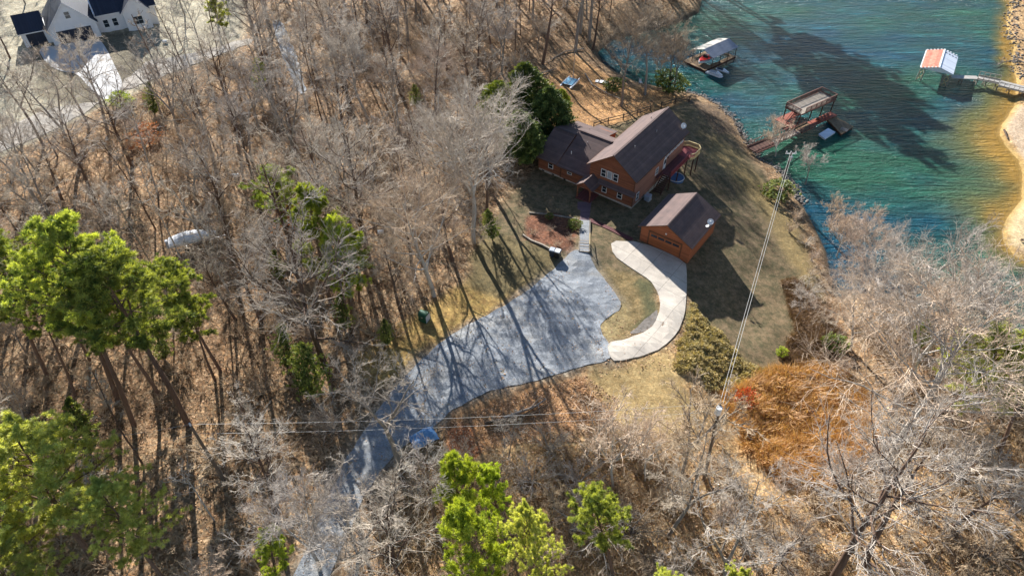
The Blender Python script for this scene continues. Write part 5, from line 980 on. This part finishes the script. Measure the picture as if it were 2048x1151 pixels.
# ---- bare trees that stand out in the photograph: (prototype, foot, tip, label)
for key, b, t, lab in [
 ('bare3', (88, 292), (20, 75), 'big dark forked bare tree leaning over the pale lane at far left'),
 ('bare1', (30, 325), (-20, 240), 'small dark forked bare tree at the left edge beside the pale lane'),
 ('bare1', (217, 272), (150, 60), 'bare tree rising in front of the neighbour driveway foot'),
 ('slim0', (358, 264), (275, -10), 'tall slender dark tree left of the pale lane gap near the top'),
 ('slim0', (407, 240), (325, -20), 'thin straight trunk in the close row beside the lane, left one'),
 ('slim2', (432, 205), (365, -30), 'thin straight trunk in the close row beside the lane, middle one'),
 ('slim0', (455, 190), (405, -40), 'thin straight trunk in the close row beside the lane, right one'),
 ('slim1', (330, 250), (262, 50), 'thin leaning stem just left of the tall slender dark tree'),
 ('bare2', (208, 432), (110, 190), 'dark double trunked bare tree standing above the big left pines'),
 ('slim2', (316, 388), (250, 180), 'slender tree rising beside a small green cedar and coppery leaves'),
 ('wide1', (390, 400), (372, 265), 'low wide grey crowned tree above the white covered boat'),
 ('slim1', (262, 300), (225, 120), 'slim brown stem beside the coppery leaved sapling'),
 ('wide0', (735, 238), (672, 70), 'broad pale bare tree with leaning limbs north of the woods clearing'),
 ('wide1', (880, 225), (872, 95), 'pinkish flat topped bare tree left of the bright evergreens'),
 ('wide0', (948, 487), (915, 200), 'largest pale bare tree reaching toward the house wing'),
 ('bare4', (742, 535), (690, 235), 'tall bare tree with straight dark trunk in the middle woods'),
 ('bare5', (727, 520), (660, 300), 'second dark trunk standing close left of the straight middle tree'),
 ('wide1', (868, 592), (835, 360), 'pinkish bare tree with twisted trunk above the green locker'),
 ('bare4', (522, 640), (435, 430), 'grey leaning tree below the white covered boat'),
 ('bare4', (660, 750), (565, 435), 'tall pale crowned tree with long trunk beside dark cedar'),
 ('bare0', (472, 640), (395, 500), 'shorter bare tree right of the big left pines'),
 ('bare5', (797, 935), (742, 725), 'white twigged tree overhanging the narrow end of the gravel'),
 ('bare2', (872, 1060), (818, 900), 'leaning bare trunk left of the lower young pines'),
 ('bare4', (812, 1190), (770, 1010), 'spreading bare tree at the bottom edge right of the gravel track'),
 ('bare3', (705, 1200), (680, 1010), 'spreading bare tree at the bottom edge over the gravel track'),
 ('small1', (1226, 975), (1228, 845), 'pale small tree in brush below the orange clay bank'),
 ('small0', (1365, 950), (1385, 775), 'upright many stemmed pale tree left of the transformer pole'),
 ('small1', (1290, 960), (1300, 860), 'low pale twiggy tree between the two upright ones below the grass'),
 ('bare3', (1335, 1070), (1385, 900), 'grey tree leaning right behind the last young pine'),
 ('wide1', (1762, 945), (1850, 590), 'big bare tree with dark trunk beside the orange grass'),
 ('wide0', (1785, 830), (1835, 470), 'tallest wide bare tree spreading in front of the lake water'),
 ('bare4', (1660, 1170), (1870, 850), 'long leaning grey tree across the lower right brush'),
 ('bare2', (1730, 1130), (1920, 870), 'leaning grey tree parallel to the first in the lower right brush'),
 ('bare2', (1900, 1060), (2060, 930), 'grey trunk leaning out past the right edge'),
 ('bare3', (1450, 1180), (1520, 985), 'spreading grey tree at the bottom edge under the brushy slope'),
 ('dense', (1290, 190), (1305, 5), 'tall shore tree on the bank right of the canoe'),
 ('dense', (1242, 212), (1258, 20), 'tall dark trunked shore tree behind the split rail fence'),
 ('dense', (1336, 180), (1352, 45), 'shore tree in the clump left of the boathouse gangway'),
 ('small0', (1347, 182), (1375, 70), 'twiggy shore tree nearest the boathouse gangway'),
 ('small1', (1318, 172), (1322, 80), 'twiggy low tree between the two tall shore trees'),
 ('small1', (1548, 322), (1565, 245), 'bare bush like tree growing over the dock gangway'),
 ('small2', (1608, 378), (1632, 292), 'thin bare tree rising from the water edge right of the gangway'),
 ('small0', (1655, 470), (1690, 395), 'first of the low bare trees along the right shore below the dock'),
 ('small1', (1700, 545), (1745, 440), 'low wide bare tree by the inlet at the right shore'),
 ('small1', (1672, 520), (1668, 420), 'low fan shaped bare tree close to the lawn edge of the inlet'),
 ('wide1', (1740, 640), (1770, 470), 'wide pink grey tree hiding the end of the inlet'),
 ('wide0', (1905, 700), (1925, 530), 'pale wide tree on the point before the green evergreen'),
 ('bare4', (1960, 760), (2010, 600), 'bare tree beside the leaning evergreen trunks at right'),
 ('wide1', (1700, 700), (1712, 560), 'pinkish bare tree above the round green shrub'),
 ('bare4', (905, 520), (868, 330), 'pale tree standing left of the largest pale tree beside the lawn corner'),
 ('bare0', (830, 560), (790, 360), 'tree between the straight middle trunk and the twisted pinkish one'),
 ('bare2', (972, 430), (955, 250), 'tree with thick straight trunk close behind the largest pale tree'),
 ('bare0', (800, 620), (755, 470), 'shorter tree upper left of the green locker'),
 ('bare2', (700, 650), (650, 480), 'plain tree between dark cedar and green locker'),
 ('wide0', (640, 1140), (612, 985), 'pale spreading tree covering the left edge of the bottom gravel track'),
 ('bare2', (1185, 100), (1200, -60), 'tall dark tree at the head of the cove'),
 ('small2', (1590, 640), (1602, 590), 'tiny pale sapling on the shaded lawn slope'),
]: ptop(key, b, t, lab)
for key, a_, b_, h_, lab in [('bare2', 1085, 128, 22, 'tall bare tree left of the catamaran beside the fallen branch'), ('dense', 1150, 102, 27, 'tall full crowned bare tree beyond the catamaran, left one of three'), ('dense', 1178, 84, 28, 'tall full crowned bare tree beyond the catamaran, right one of three'), ('dense', 1160, 66, 27, 'tall full crowned bare tree beyond the catamaran, hindmost of three')]:
    p = GP(a_, b_); SP.append((p[0], p[1])); plant(key, p, h_, lab, 'tree', top=(p[0] + .8, p[1] + .5))
# ---- pines
for key, b, t, lab, w in [
 ('pine0', (268, 850), (95, 450), 'tallest left pine with thick lower trunk', 1.0), ('pine3', (378, 850), (225, 490), 'left pine with dark trunk beside the leaning pole', 1.3),
 ('pine1', (320, 790), (185, 520), 'dark crowned pine in the middle of the left clump', 1.0), ('pine0', (95, 750), (20, 450), 'pine at the left edge of the clump above the bottom crowns', 1.1), ('pine3', (440, 740), (300, 530), 'thin crowned pine on the right of the left clump', 1.1),
 ('pine3', (180, 720), (100, 560), 'low dark crowned pine behind the left clump', 1.1), ('pine3', (430, 760), (350, 590), 'narrow olive pine next to bare grey trees', 1.1), ('pine0', (-40, 760), (-60, 520), 'pine crown cut by the left edge above mid height', 1.),
 ('pine3', (235, 800), (130, 500), 'slim dark trunked pine close left of the tallest left pine', 1.25), ('pine0', (150, 790), (45, 540), 'pine leaning left just above the lower left crowns', .85), ('pine3', (300, 700), (255, 510), 'short slim pine at the top right of the left clump', 1.2), ('pine3', (60, 650), (10, 440), 'slim pine at the upper left corner of the left clump', 1.2),
 ('pine2', (190, 1120), (85, 880), 'pale green pine crown filling the lower left corner', 1.6), ('pine2', (60, 1180), (-30, 930), 'pale green pine cut by the lower left edge', 1.35), ('pine2', (330, 1160), (240, 990), 'small pale green pine at the bottom left of the leafy woods', 1.2), ('pine2', (120, 1260), (40, 1060), 'pale green pine crown at the very bottom left corner', 1.3),
 ('pine2', (1100, 1230), (1062, 1045), 'bright yellow green pine at the bottom centre', .6), ('pine3', (1228, 1160), (1190, 985), 'slim bright pine with long dark trunk right of the bottom centre pine', 1.15),
 ('ypine0', (930, 1075), (893, 925), 'young bright pine just below the blue tarp', .8), ('ypine0', (1005, 1050), (962, 945), 'young bright pine right of the one below the tarp', .75),
 ('pine2', (1330, 1330), (1290, 1110), 'bright pine top showing along the bottom edge', .6), ('pine2', (1440, 1340), (1385, 1115), 'rightmost bright pine top along the bottom edge', .5),
 ('pine2', (1930, 870), (2010, 635), 'leaning green pine at the right edge by the lake', 1.35), ('pine1', (2000, 900), (2080, 650), 'second leaning green pine cut by the right edge', 1.1),
 ('ypine0', (660, 600), (605, 385), 'upper light green pine among the grey middle woods', .85), ('ypine0', (705, 630), (665, 445), 'lower light green pine among the grey middle woods', .85), ('ypine0', (720, 610), (704, 470), 'small bright pine tip beside the dark trunks', .8),
 ('ypine1', (575, 455), (545, 335), 'round yellow green pine beside the white drum', 1.9), ('ypine0', (520, 205), (512, 120), 'olive young pine near the woodland track', .9), ('ypine1', (1000, 1200), (730, 1060), 'thin green young pine beside the bottom gravel track', .7),
 ('pine3', (470, 130), (430, -10), 'tall thin pine at the top beside the pale lane', 1.), ('ypine1', (555, 1160), (540, 1060), 'small green pine in the brush at the bottom left of the track', 1.)]:
    ptop(key, b, t, lab, hmax=28 if key[0] == 'p' else 19, hmin=14 if key[0] == 'p' else 5, cat='pine tree', width=w)
# pines on the wooded point beyond the cove
for k, (a_, b_, h_) in enumerate([(1401, -6, 36), (1407, -30, 37), (1398, -52, 37)]):
    p = GP(a_, b_); SP.append((p[0], p[1])); plant('pine1', p, h_, ['tall pine at the tip of the wooded point beyond the cove', 'tall pine second from the tip of the wooded point', 'third tall pine back from the tip of the wooded point', 'tall pine inland on the wooded point beyond the cove'][k], 'pine tree', width=1.25)
# ---- cedars, evergreens and shrubs with leaves
for key, b, t, lab, w, cat in [
 ('ever2', (1062, 262), (1048, 130), 'tall bright green evergreen beside the house wing', 1.3, 'evergreen'), ('ever1', (1010, 262), (993, 168), 'round yellow green evergreen left of the tall bright one', 1.35, 'evergreen'),
 ('ever0', (1105, 285), (1098, 178), 'dark round evergreen touching the house wing roof', 1.15, 'evergreen'), ('ever0', (1055, 330), (1035, 225), 'dark evergreen in front of the tall bright one', 1.1, 'evergreen'), ('ever1', (1128, 240), (1122, 180), 'olive low evergreen behind the wing roof corner', .8, 'evergreen'),
 ('cedar0', (622, 790), (603, 690), 'dark conical cedar at the foot of the tall pale crowned tree', 1.0, 'cedar'), ('cedar1', (575, 735), (562, 650), 'thin dark cedar among leaning stems', 1., 'cedar'), ('cedar0', (985, 480), (975, 420), 'dark cedar at the trunk of the largest pale tree', .9, 'cedar'),
 ('cedar1', (690, 660), (680, 590), 'olive cedar in the leaf litter left of the green locker', 1., 'cedar'), ('cedar1', (775, 690), (768, 640), 'small olive cedar beside the gravel above the narrow end', 1.1, 'cedar'), ('cedar1', (310, 230), (300, 165), 'small olive cedar beside the neighbour lane', 1., 'cedar'), ('cedar0', (835, 215), (828, 170), 'mossy olive cedar under the pinkish flat topped tree', 1., 'cedar'),
 ('cedar1', (180, 905), (140, 800), 'thin cedar behind the lower left pale pine', 1.1, 'cedar'), ('cedar1', (330, 720), (325, 640), 'olive cedar under the left pines', 1.1, 'cedar'), ('cedar1', (560, 560), (548, 500), 'small cedar in the grey brush below the round pine', 1., 'cedar'),
 ('cedar0', (1958, 600), (1952, 555), 'small green cedar tip at the water side of the wide trees', 1.1, 'cedar'), ('bush1', (1562, 712), (1562, 694), 'small bright green sapling at the lower lawn edge', 1., 'shrub'), ('bush0', (1668, 697), (1668, 672), 'round dark green shrub at the edge of the orange grass', 1.6, 'shrub'),
 ('bush0', (1555, 392), (1552, 366), 'dark green bush at the waterside end of the lawn', 2., 'shrub'), ('bush0', (1335, 180), (1350, 145), 'dark green bush under the shore trees by the gangway', 1.6, 'shrub'), ('bush0', (1228, 180), (1225, 158), 'green grassy bush behind the shore trunk', 1.6, 'shrub'),
 ('bush0', (1150, 455), (1149, 441), 'dark green shrub at the top corner of the mulch bed', 1.3, 'shrub'), ('bush0', (1100, 437), (1099, 427), 'small shrub above the mulch bed edging', 1.2, 'shrub'),
 ('beech0', (300, 290), (290, 245), 'coppery leaved sapling glowing beside the pale lane', 1.6, 'sapling'), ('beech0', (265, 300), (258, 268), 'dull copper sapling left of the glowing one', 1.2, 'sapling'), ('redbush', (1488, 812), (1483, 778), 'orange red shrub standing right of the twin wires', 1., 'shrub'),
 ('bush1', (245, 215), (240, 185), 'yellow green shrub at the foot of the neighbour driveway', 1.5, 'shrub'), ('beech0', (590, 455), (585, 410), 'tan leaved sapling under the round yellow green pine', 1.6, 'sapling'), ('ever1', (1835, 700), (1850, 640), 'olive shrub hidden among pale twigs before the lake', .6, 'shrub')]:
    ptop(key, b, t, lab, hmax=17, hmin=1, cat=cat, width=w)
bedlab = ['dark dormant shrub at the left end of the mulch bed', 'dark dormant shrub in the middle of the mulch bed', 'dark dormant shrub nearest the bins in the mulch bed', 'dark dormant shrub beside the stair in the mulch bed']
for (a_, b_), lab in zip([(1066, 470), (1100, 462), (1115, 492), (1140, 480)], bedlab): p = GP(a_, b_); plant('brush0', p, 1.0, lab, 'shrub', width=1.3)
# ------------------------------------------------------------------ woodland fill
def fill(poly, spacing, n_try, seed):
    rg = np.random.default_rng(seed); P = np.array(poly); lo, hi = P.min(0), P.max(0); pts = []
    c = rg.uniform(lo, hi, (n_try, 2)); ok = inside(c[:, 0], c[:, 1], poly); c = c[ok]
    for a_ in c:
        if all((a_[0] - q[0])**2 + (a_[1] - q[1])**2 > spacing**2 for q in SP + pts): pts.append((a_[0], a_[1]))
    SP.extend(pts); return pts
WLEFT = gpoly([(-300, 425), (0, 335), (110, 275), (190, 240), (260, 205), (330, 175), (420, 120), (500, 95), (540, 100), (590, 200), (620, 195), (600, 100), (640, 60), (990, 60), (1090, 60), (1090, 110), (1040, 130), (975, 190), (985, 320), (1030, 350), (975, 440), (940, 520), (870, 610), (780, 690), (740, 760), (700, 820), (660, 900), (640, 960), (600, 1030), (540, 1130), (440, 1300), (-300, 1300)])
WTOP = gpoly([(520, 60), (500, -60), (900, -60), (1330, -90), (1380, -60), (1380, 10), (1250, 50), (1190, 70), (1180, 110), (1130, 70), (1000, 60), (640, 55)])
WBOT = gpoly([(700, 1120), (770, 1000), (850, 940), (930, 930), (1050, 900), (1180, 890), (1330, 900), (1440, 880), (1480, 1010), (1700, 960), (1790, 860), (1800, 760), (1720, 700), (1700, 650), (1740, 620), (1850, 640), (2040, 730), (2300, 850), (2300, 1200), (1500, 1300), (700, 1300)])
NB = gpoly([(-300, 200), (20, 130), (40, 40), (300, 20), (330, 60), (480, 60), (470, -60), (-300, -60)])
def near_lm(x_, y_):
    """words for where a filler plant stands"""
    a_, b_ = PX((x_, y_, gz(x_, y_)))
    col = 'far left' if a_ < 250 else 'left' if a_ < 500 else 'middle' if a_ < 760 else 'right'
    return a_, b_, col
LM = [((150, 120), 'the neighbour driveway'), ((80, 290), 'the pale lane corner'), ((300, 270), 'the coppery sapling'), ((390, 480), 'the white covered boat'), ((540, 360), 'the round yellow green pine'), ((600, 130), 'the woodland track'), ((640, 420), 'the light green pines'), ((700, 200), 'the broad pale tree'), ((860, 190), 'the pinkish flat topped tree'),
    ((990, 240), 'the bright evergreens'), ((930, 420), 'the largest pale tree'), ((735, 530), 'the straight middle trunk'), ((850, 640), 'the green locker'), ((610, 760), 'the dark conical cedar'), ((265, 850), 'the thick left pine trunk'), ((450, 960), 'the leaning pole'), ((100, 700), 'the left edge pines'), ((700, 880), 'the gravel narrow end'), ((180, 1100), 'the lower left pines'),
    ((560, 1080), 'the bottom gravel track'), ((350, 1080), 'the bottom leafy woods'), ((500, 600), 'the grey leaning tree'), ((760, 690), 'the yellow grass'), ((900, 30), 'the top edge above the house'), ((1250, 0), 'the wooded point'), ((450, 180), 'the close row of thin trunks'), ((200, 420), 'the double trunked tree'),
    ((850, 880), 'the blue tarp'), ((960, 1050), 'the young bright pines'), ((1100, 1100), 'the bottom centre pine'), ((1230, 950), 'the pale small tree'), ((1400, 950), 'the transformer pole'), ((1550, 1100), 'the bare fallen log'), ((1800, 1100), 'the long leaning trees'), ((1780, 830), 'the tallest wide tree'), ((1950, 900), 'the leaning green pines'), ((1700, 660), 'the round green shrub'), ((1950, 680), 'the lake point'), ((1120, 120), 'the catamaran'), ((1340, 150), 'the boathouse gangway')]
DIRS = ['right of', 'lower right of', 'below', 'lower left of', 'left of', 'upper left of', 'above', 'upper right of']
seen = {}
def fill_label(kindw, x_, y_):
    a_, b_ = PX((x_, y_, gz(x_, y_))); d = [math.hypot(a_ - q[0][0], b_ - q[0][1]) for q in LM]; i = int(np.argmin(d)); k = int(((math.degrees(math.atan2(b_ - LM[i][0][1], a_ - LM[i][0][0])) + 22.5) % 360) // 45)
    how = ' just' if d[i] < 60 else '' if d[i] < 120 else ' well'
    base = f'{kindw}{how} {DIRS[k]} {LM[i][1]}'; seen.setdefault(base, []).append((a_, b_)); return base
fills = []
for pts, kinds, hs, grp, kw in [
    ([q for q in fill(WLEFT, 5.0, 2600, 1) if not (abs(q[0] + 16) < 7 and abs(q[1] - 41) < 6)], ['bare0', 'bare1', 'bare2', 'bare3', 'bare5', 'slim0', 'slim1', 'slim2', 'slim0', 'slim2', 'small0', 'small1', 'small2', 'bare4'], (13, 21), 'bare trees of the leafy woods', None),
    (fill(WTOP, 5.2, 1500, 2), ['bare0', 'bare2', 'bare5', 'slim0', 'slim1', 'slim2', 'bare1', 'bare3'], (15, 22), 'bare trees of the woods at the top', None),
    (fill(WBOT, 5.2, 1500, 3), ['small0', 'small1', 'small2', 'small1', 'small0', 'bare3', 'bare4', 'small2'], (6, 14), 'pale bare trees on the lower slope', None),
    (fill(NB, 8, 300, 4), ['bare1', 'bare3', 'bare4'], (12, 16), 'bare trees on the neighbour lawn', None)]:
    for (x_, y_) in pts:
        k = random.choice(kinds); sm = k.startswith('small'); h = random.uniform(5, 9.5) if sm else random.uniform(*hs)
        if y_ < 36: h *= .8
        fills.append((k, x_, y_, h, grp))
print('FILL TREES', len(fills))
for k, x_, y_, h, grp in fills:
    w_ = ('low twiggy tree' if k.startswith('small') else 'thin straight bare tree' if k.startswith('slim') else 'forked bare tree' if k in ('bare1', 'bare3', 'bare5') else 'bare tree') if h < 12 or not k.startswith('bare') else ('tall forked bare tree' if k in ('bare1', 'bare3', 'bare5') else 'tall bare tree')
    b = (x_, y_, gz(x_, y_)); a_ = random.uniform(0, 6.28); l_ = random.uniform(0, .08) * h
    plant(k, b, h, fill_label(w_, x_, y_), 'tree', grp, top=(x_ + l_ * math.cos(a_), y_ + l_ * math.sin(a_)), width=random.uniform(.85, 1.15))
# bare shrubs
shr = [(p, 'left') for p in fill(WLEFT, 4.1, 1800, 5)][:95] + [(p, 'low') for p in fill(WBOT, 3.4, 1500, 6)][:110] + [(p, 'shore') for p in fill(gpoly([(1560, 410), (1600, 430), (1650, 530), (1655, 590), (1700, 620), (1740, 660), (1700, 760), (1640, 700), (1610, 640), (1600, 540)]), 3., 200, 7)][:18]
for (x_, y_), z_ in shr:
    k = random.choice(['brush0', 'brush1', 'brush2']); h = random.uniform(2., 4.2) if z_ != 'shore' else random.uniform(1.4, 2.6)
    plant(k, (x_, y_, gz(x_, y_)), h, fill_label({'brush0': 'tan bare shrub', 'brush1': 'pale bare shrub', 'brush2': 'upright bare shrub'}[k], x_, y_), 'shrub', {'left': 'bare shrubs in the leafy woods', 'low': 'bare shrubs on the lower slope', 'shore': 'bare shrubs by the inlet'}[z_], width=random.uniform(.9, 1.5))
print('SHRUBS', len(shr), 'labels', len(seen), 'dup', sum(len(v) > 1 for v in seen.values()))
# labels that still coincide are told apart by their place in the picture
groups = {}
for o in bpy.data.objects:
    if o.parent is None and 'label' in o and o['label'] in seen and len(seen[o['label']]) > 1: groups.setdefault(o['label'], []).append(o)
for lab, os_ in groups.items():
    os_.sort(key=lambda o: PX(tuple(o.matrix_world.translation))[0]); nm = {2: ['left one', 'right one'], 3: ['leftmost', 'middle one', 'rightmost']}.get(len(os_), None)
    for i, o in enumerate(os_):
        w_ = nm[i] if nm else ['leftmost', 'second from left', 'third from left', 'fourth from left', 'fifth from left', 'sixth from left', 'seventh from left', 'eighth from left'][min(i, 7)]
        o['label'] = lab + ', ' + w_
# ------------------------------------------------------------------ ground cover as stuff
def scatter(name, mesh_list, pts, scl, mat, lab, seed, tilt=.15, sq=1.):
    rg = np.random.default_rng(seed); VV, FF, TT = [], [], []; n0 = 0; z = hf(pts[:, 0], pts[:, 1])
    for (x_, y_), z_ in zip(pts, z):
        V, F, T = mesh_list[rg.integers(len(mesh_list))]; s = rg.uniform(*scl); a_ = rg.uniform(0, 6.28); c, sn = math.cos(a_), math.sin(a_); W = V * s; W = np.stack([W[:, 0] * c - W[:, 1] * sn, W[:, 0] * sn + W[:, 1] * c, W[:, 2] * sq], 1); W[:, 0] += W[:, 2] * rg.normal() * tilt; W[:, 1] += W[:, 2] * rg.normal() * tilt
        VV.append(W + [x_, y_, z_]); FF.append(F + n0); n0 += len(V); TT.append(np.clip(T * .6 + rg.uniform(-.1, .5), 0, 1))
    o = fastmesh(name, np.vstack(VV), np.vstack(FF), mat, np.concatenate(TT)); tag(o, lab, kind='stuff'); return o
def pts_in(poly, n, seed, avoid=None):
    rg = np.random.default_rng(seed); P = np.array(poly); lo, hi = P.min(0), P.max(0); out = np.zeros((0, 2))
    while len(out) < n: c = rg.uniform(lo, hi, (n * 2, 2)); out = np.vstack([out, c[inside(c[:, 0], c[:, 1], poly)]])
    return out[:n]
def merge(a, b): return np.vstack([a[0], b[0]]), np.vstack([a[1], b[1] + len(a[0])]), np.concatenate([a[2], b[2]])
ub = [merge(*shrub_bare(200 + k, 1.5, nst=7, dens=.75, twr=.013, fan=.9)) for k in range(5)]
wl = [p for p in WLEFT]
scatter('underbrush', ub, np.vstack([pts_in(WLEFT, 1300, 21), pts_in(WTOP, 450, 22)]), (.6, 1.7), FM['brush'], 'low bare undergrowth through the woods', 31)
scatter('lower_brush', ub, pts_in(WBOT, 900, 23), (.6, 1.5), FM['brush'], 'low pale undergrowth on the lower slope', 32)
rg = np.random.default_rng(5)
def tuft_mesh(seed, n=26, L=.9, W=.05, spread=.9):
    rg = np.random.default_rng(seed); return tufts(np.zeros((n, 3)) + rg.normal(size=(n, 3)) * [.22, .22, .02], np.tile([0, 0, 1.], (n, 1)) + rg.normal(size=(n, 3)) * .55 * spread, rg, 3, L, W, .8)
GRASS = gpoly([(1450, 790), (1500, 760), (1580, 735), (1660, 730), (1730, 790), (1760, 860), (1740, 920), (1650, 980), (1560, 960), (1500, 900), (1460, 840)])
scatter('tall_dry_grass', [tuft_mesh(300 + k) for k in range(4)], pts_in(GRASS, 1700, 41), (.4, 1.5), FM['straw'], 'tall orange dry grass', 42, .5)
DARKG = gpoly([(1560, 560), (1600, 560), (1650, 620), (1690, 700), (1650, 740), (1560, 720), (1590, 650)]); scatter('brown_weeds', [tuft_mesh(310 + k) for k in range(3)], pts_in(DARKG, 700, 43), (.4, 1.), FM['weeds'], 'shaded brown weeds on the slope to the inlet', 44, .5)
def mound(seed):
    rg = np.random.default_rng(seed); n = 34; az = rg.uniform(0, 6.3, n); e = rg.uniform(.1, 1.5, n); C = np.stack([np.cos(az) * np.cos(e) * .6, np.sin(az) * np.cos(e) * .6, np.sin(e) * .42], 1); return tufts(C, C, rg, 5, .26, .13, .9)
VINE = gpoly([(1385, 608), (1415, 650), (1445, 668), (1485, 722), (1550, 745), (1575, 775), (1525, 772), (1500, 800), (1450, 778), (1418, 785), (1395, 752), (1340, 740), (1362, 705), (1350, 690), (1372, 665)]); scatter('vine_cover', [mound(320 + k) for k in range(4)], pts_in(VINE, 620, 45), (.3, .95), FM['vine'], 'lumpy yellow olive vine cover on the bank beside the drive', 46, .2, .6)
# fallen leaves
def leaves(poly, n, seed, size=(.10, .24)):
    p = pts_in(poly, n, seed); rg = np.random.default_rng(seed); z = hf(p[:, 0], p[:, 1]) + rg.uniform(.01, .09, n); C = np.stack([p[:, 0], p[:, 1], z], 1); a = rg.normal(size=(n, 3)) * [1, 1, .4]; a /= np.linalg.norm(a, axis=1)[:, None]; b = np.cross(a, rg.normal(size=(n, 3)) * .45 + [0, 0, 1]); b /= np.linalg.norm(b, axis=1)[:, None]; s = rg.uniform(*size, (n, 1)) * .5
    V = np.stack([C - a * s, C - b * s * .7, C + a * s, C + b * s * .7], 1).reshape(-1, 3); return V, np.arange(4 * n).reshape(-1, 4), np.repeat(rg.uniform(0, 1, n)**1.4, 4)
L_ = leaves(WLEFT, 85000, 51); L_ = merge(L_, leaves(WTOP, 20000, 52)); L_ = merge(L_, leaves(WBOT, 30000, 53)); L_ = merge(L_, leaves(gpoly([(880, 850), (1000, 800), (1170, 750), (1240, 800), (1200, 880), (1000, 890), (900, 930)]), 6000, 54)); L_ = merge(L_, leaves(gpoly([(1090, 150), (1230, 160), (1330, 190), (1300, 215), (1150, 255), (1100, 240)]), 4000, 55))
L_ = merge(L_, leaves(gpoly(GRAVEL[:30]), 1500, 56)); L_ = merge(L_, leaves(gpoly([(1215, 560), (1260, 640), (1400, 640), (1420, 740), (1200, 760), (1180, 650)]), 900, 57))
o_ = fastmesh('fallen_leaves', *L_[:2], FM['leaf'], L_[2]); tag(o_, 'brown and tan leaf litter', kind='stuff')
for k, P in PROTO.items():
    if not P[5]:
        for o in (P[1], P[2], P[0]): bpy.data.objects.remove(o)

# ------------------------------------------------------------------ light
EL, AZ = R(25), R(20.5)
w = bpy.data.worlds.new('World'); scene.world = w; w.use_nodes = True; nt = w.node_tree; bg = nt.nodes['Background']
sky = nt.nodes.new('ShaderNodeTexSky'); sky.sky_type = 'NISHITA'; sky.sun_disc = False; sky.sun_elevation = EL; sky.sun_rotation = -AZ
sky.air_density = 1.0; sky.dust_density = .1; sky.ozone_density = 2.5
nt.links.new(sky.outputs[0], bg.inputs[0]); bg.inputs[1].default_value = .062
sl_ = bpy.data.lights.new('sun', 'SUN'); sl_.energy = 5.0; sl_.angle = R(.53); sl_.color = (1, .97, .92)
so = bpy.data.objects.new('sun', sl_); COL.objects.link(so)
d = Vector((math.sin(AZ) * math.cos(EL), -math.cos(AZ) * math.cos(EL), -math.sin(EL))); so.rotation_euler = d.to_track_quat('-Z', 'Y').to_euler(); so.location = (0, 60, 90)
scene.view_settings.view_transform = 'Standard'; scene.view_settings.look = 'None'; scene.view_settings.gamma = 1; scene.view_settings.exposure = 1.42
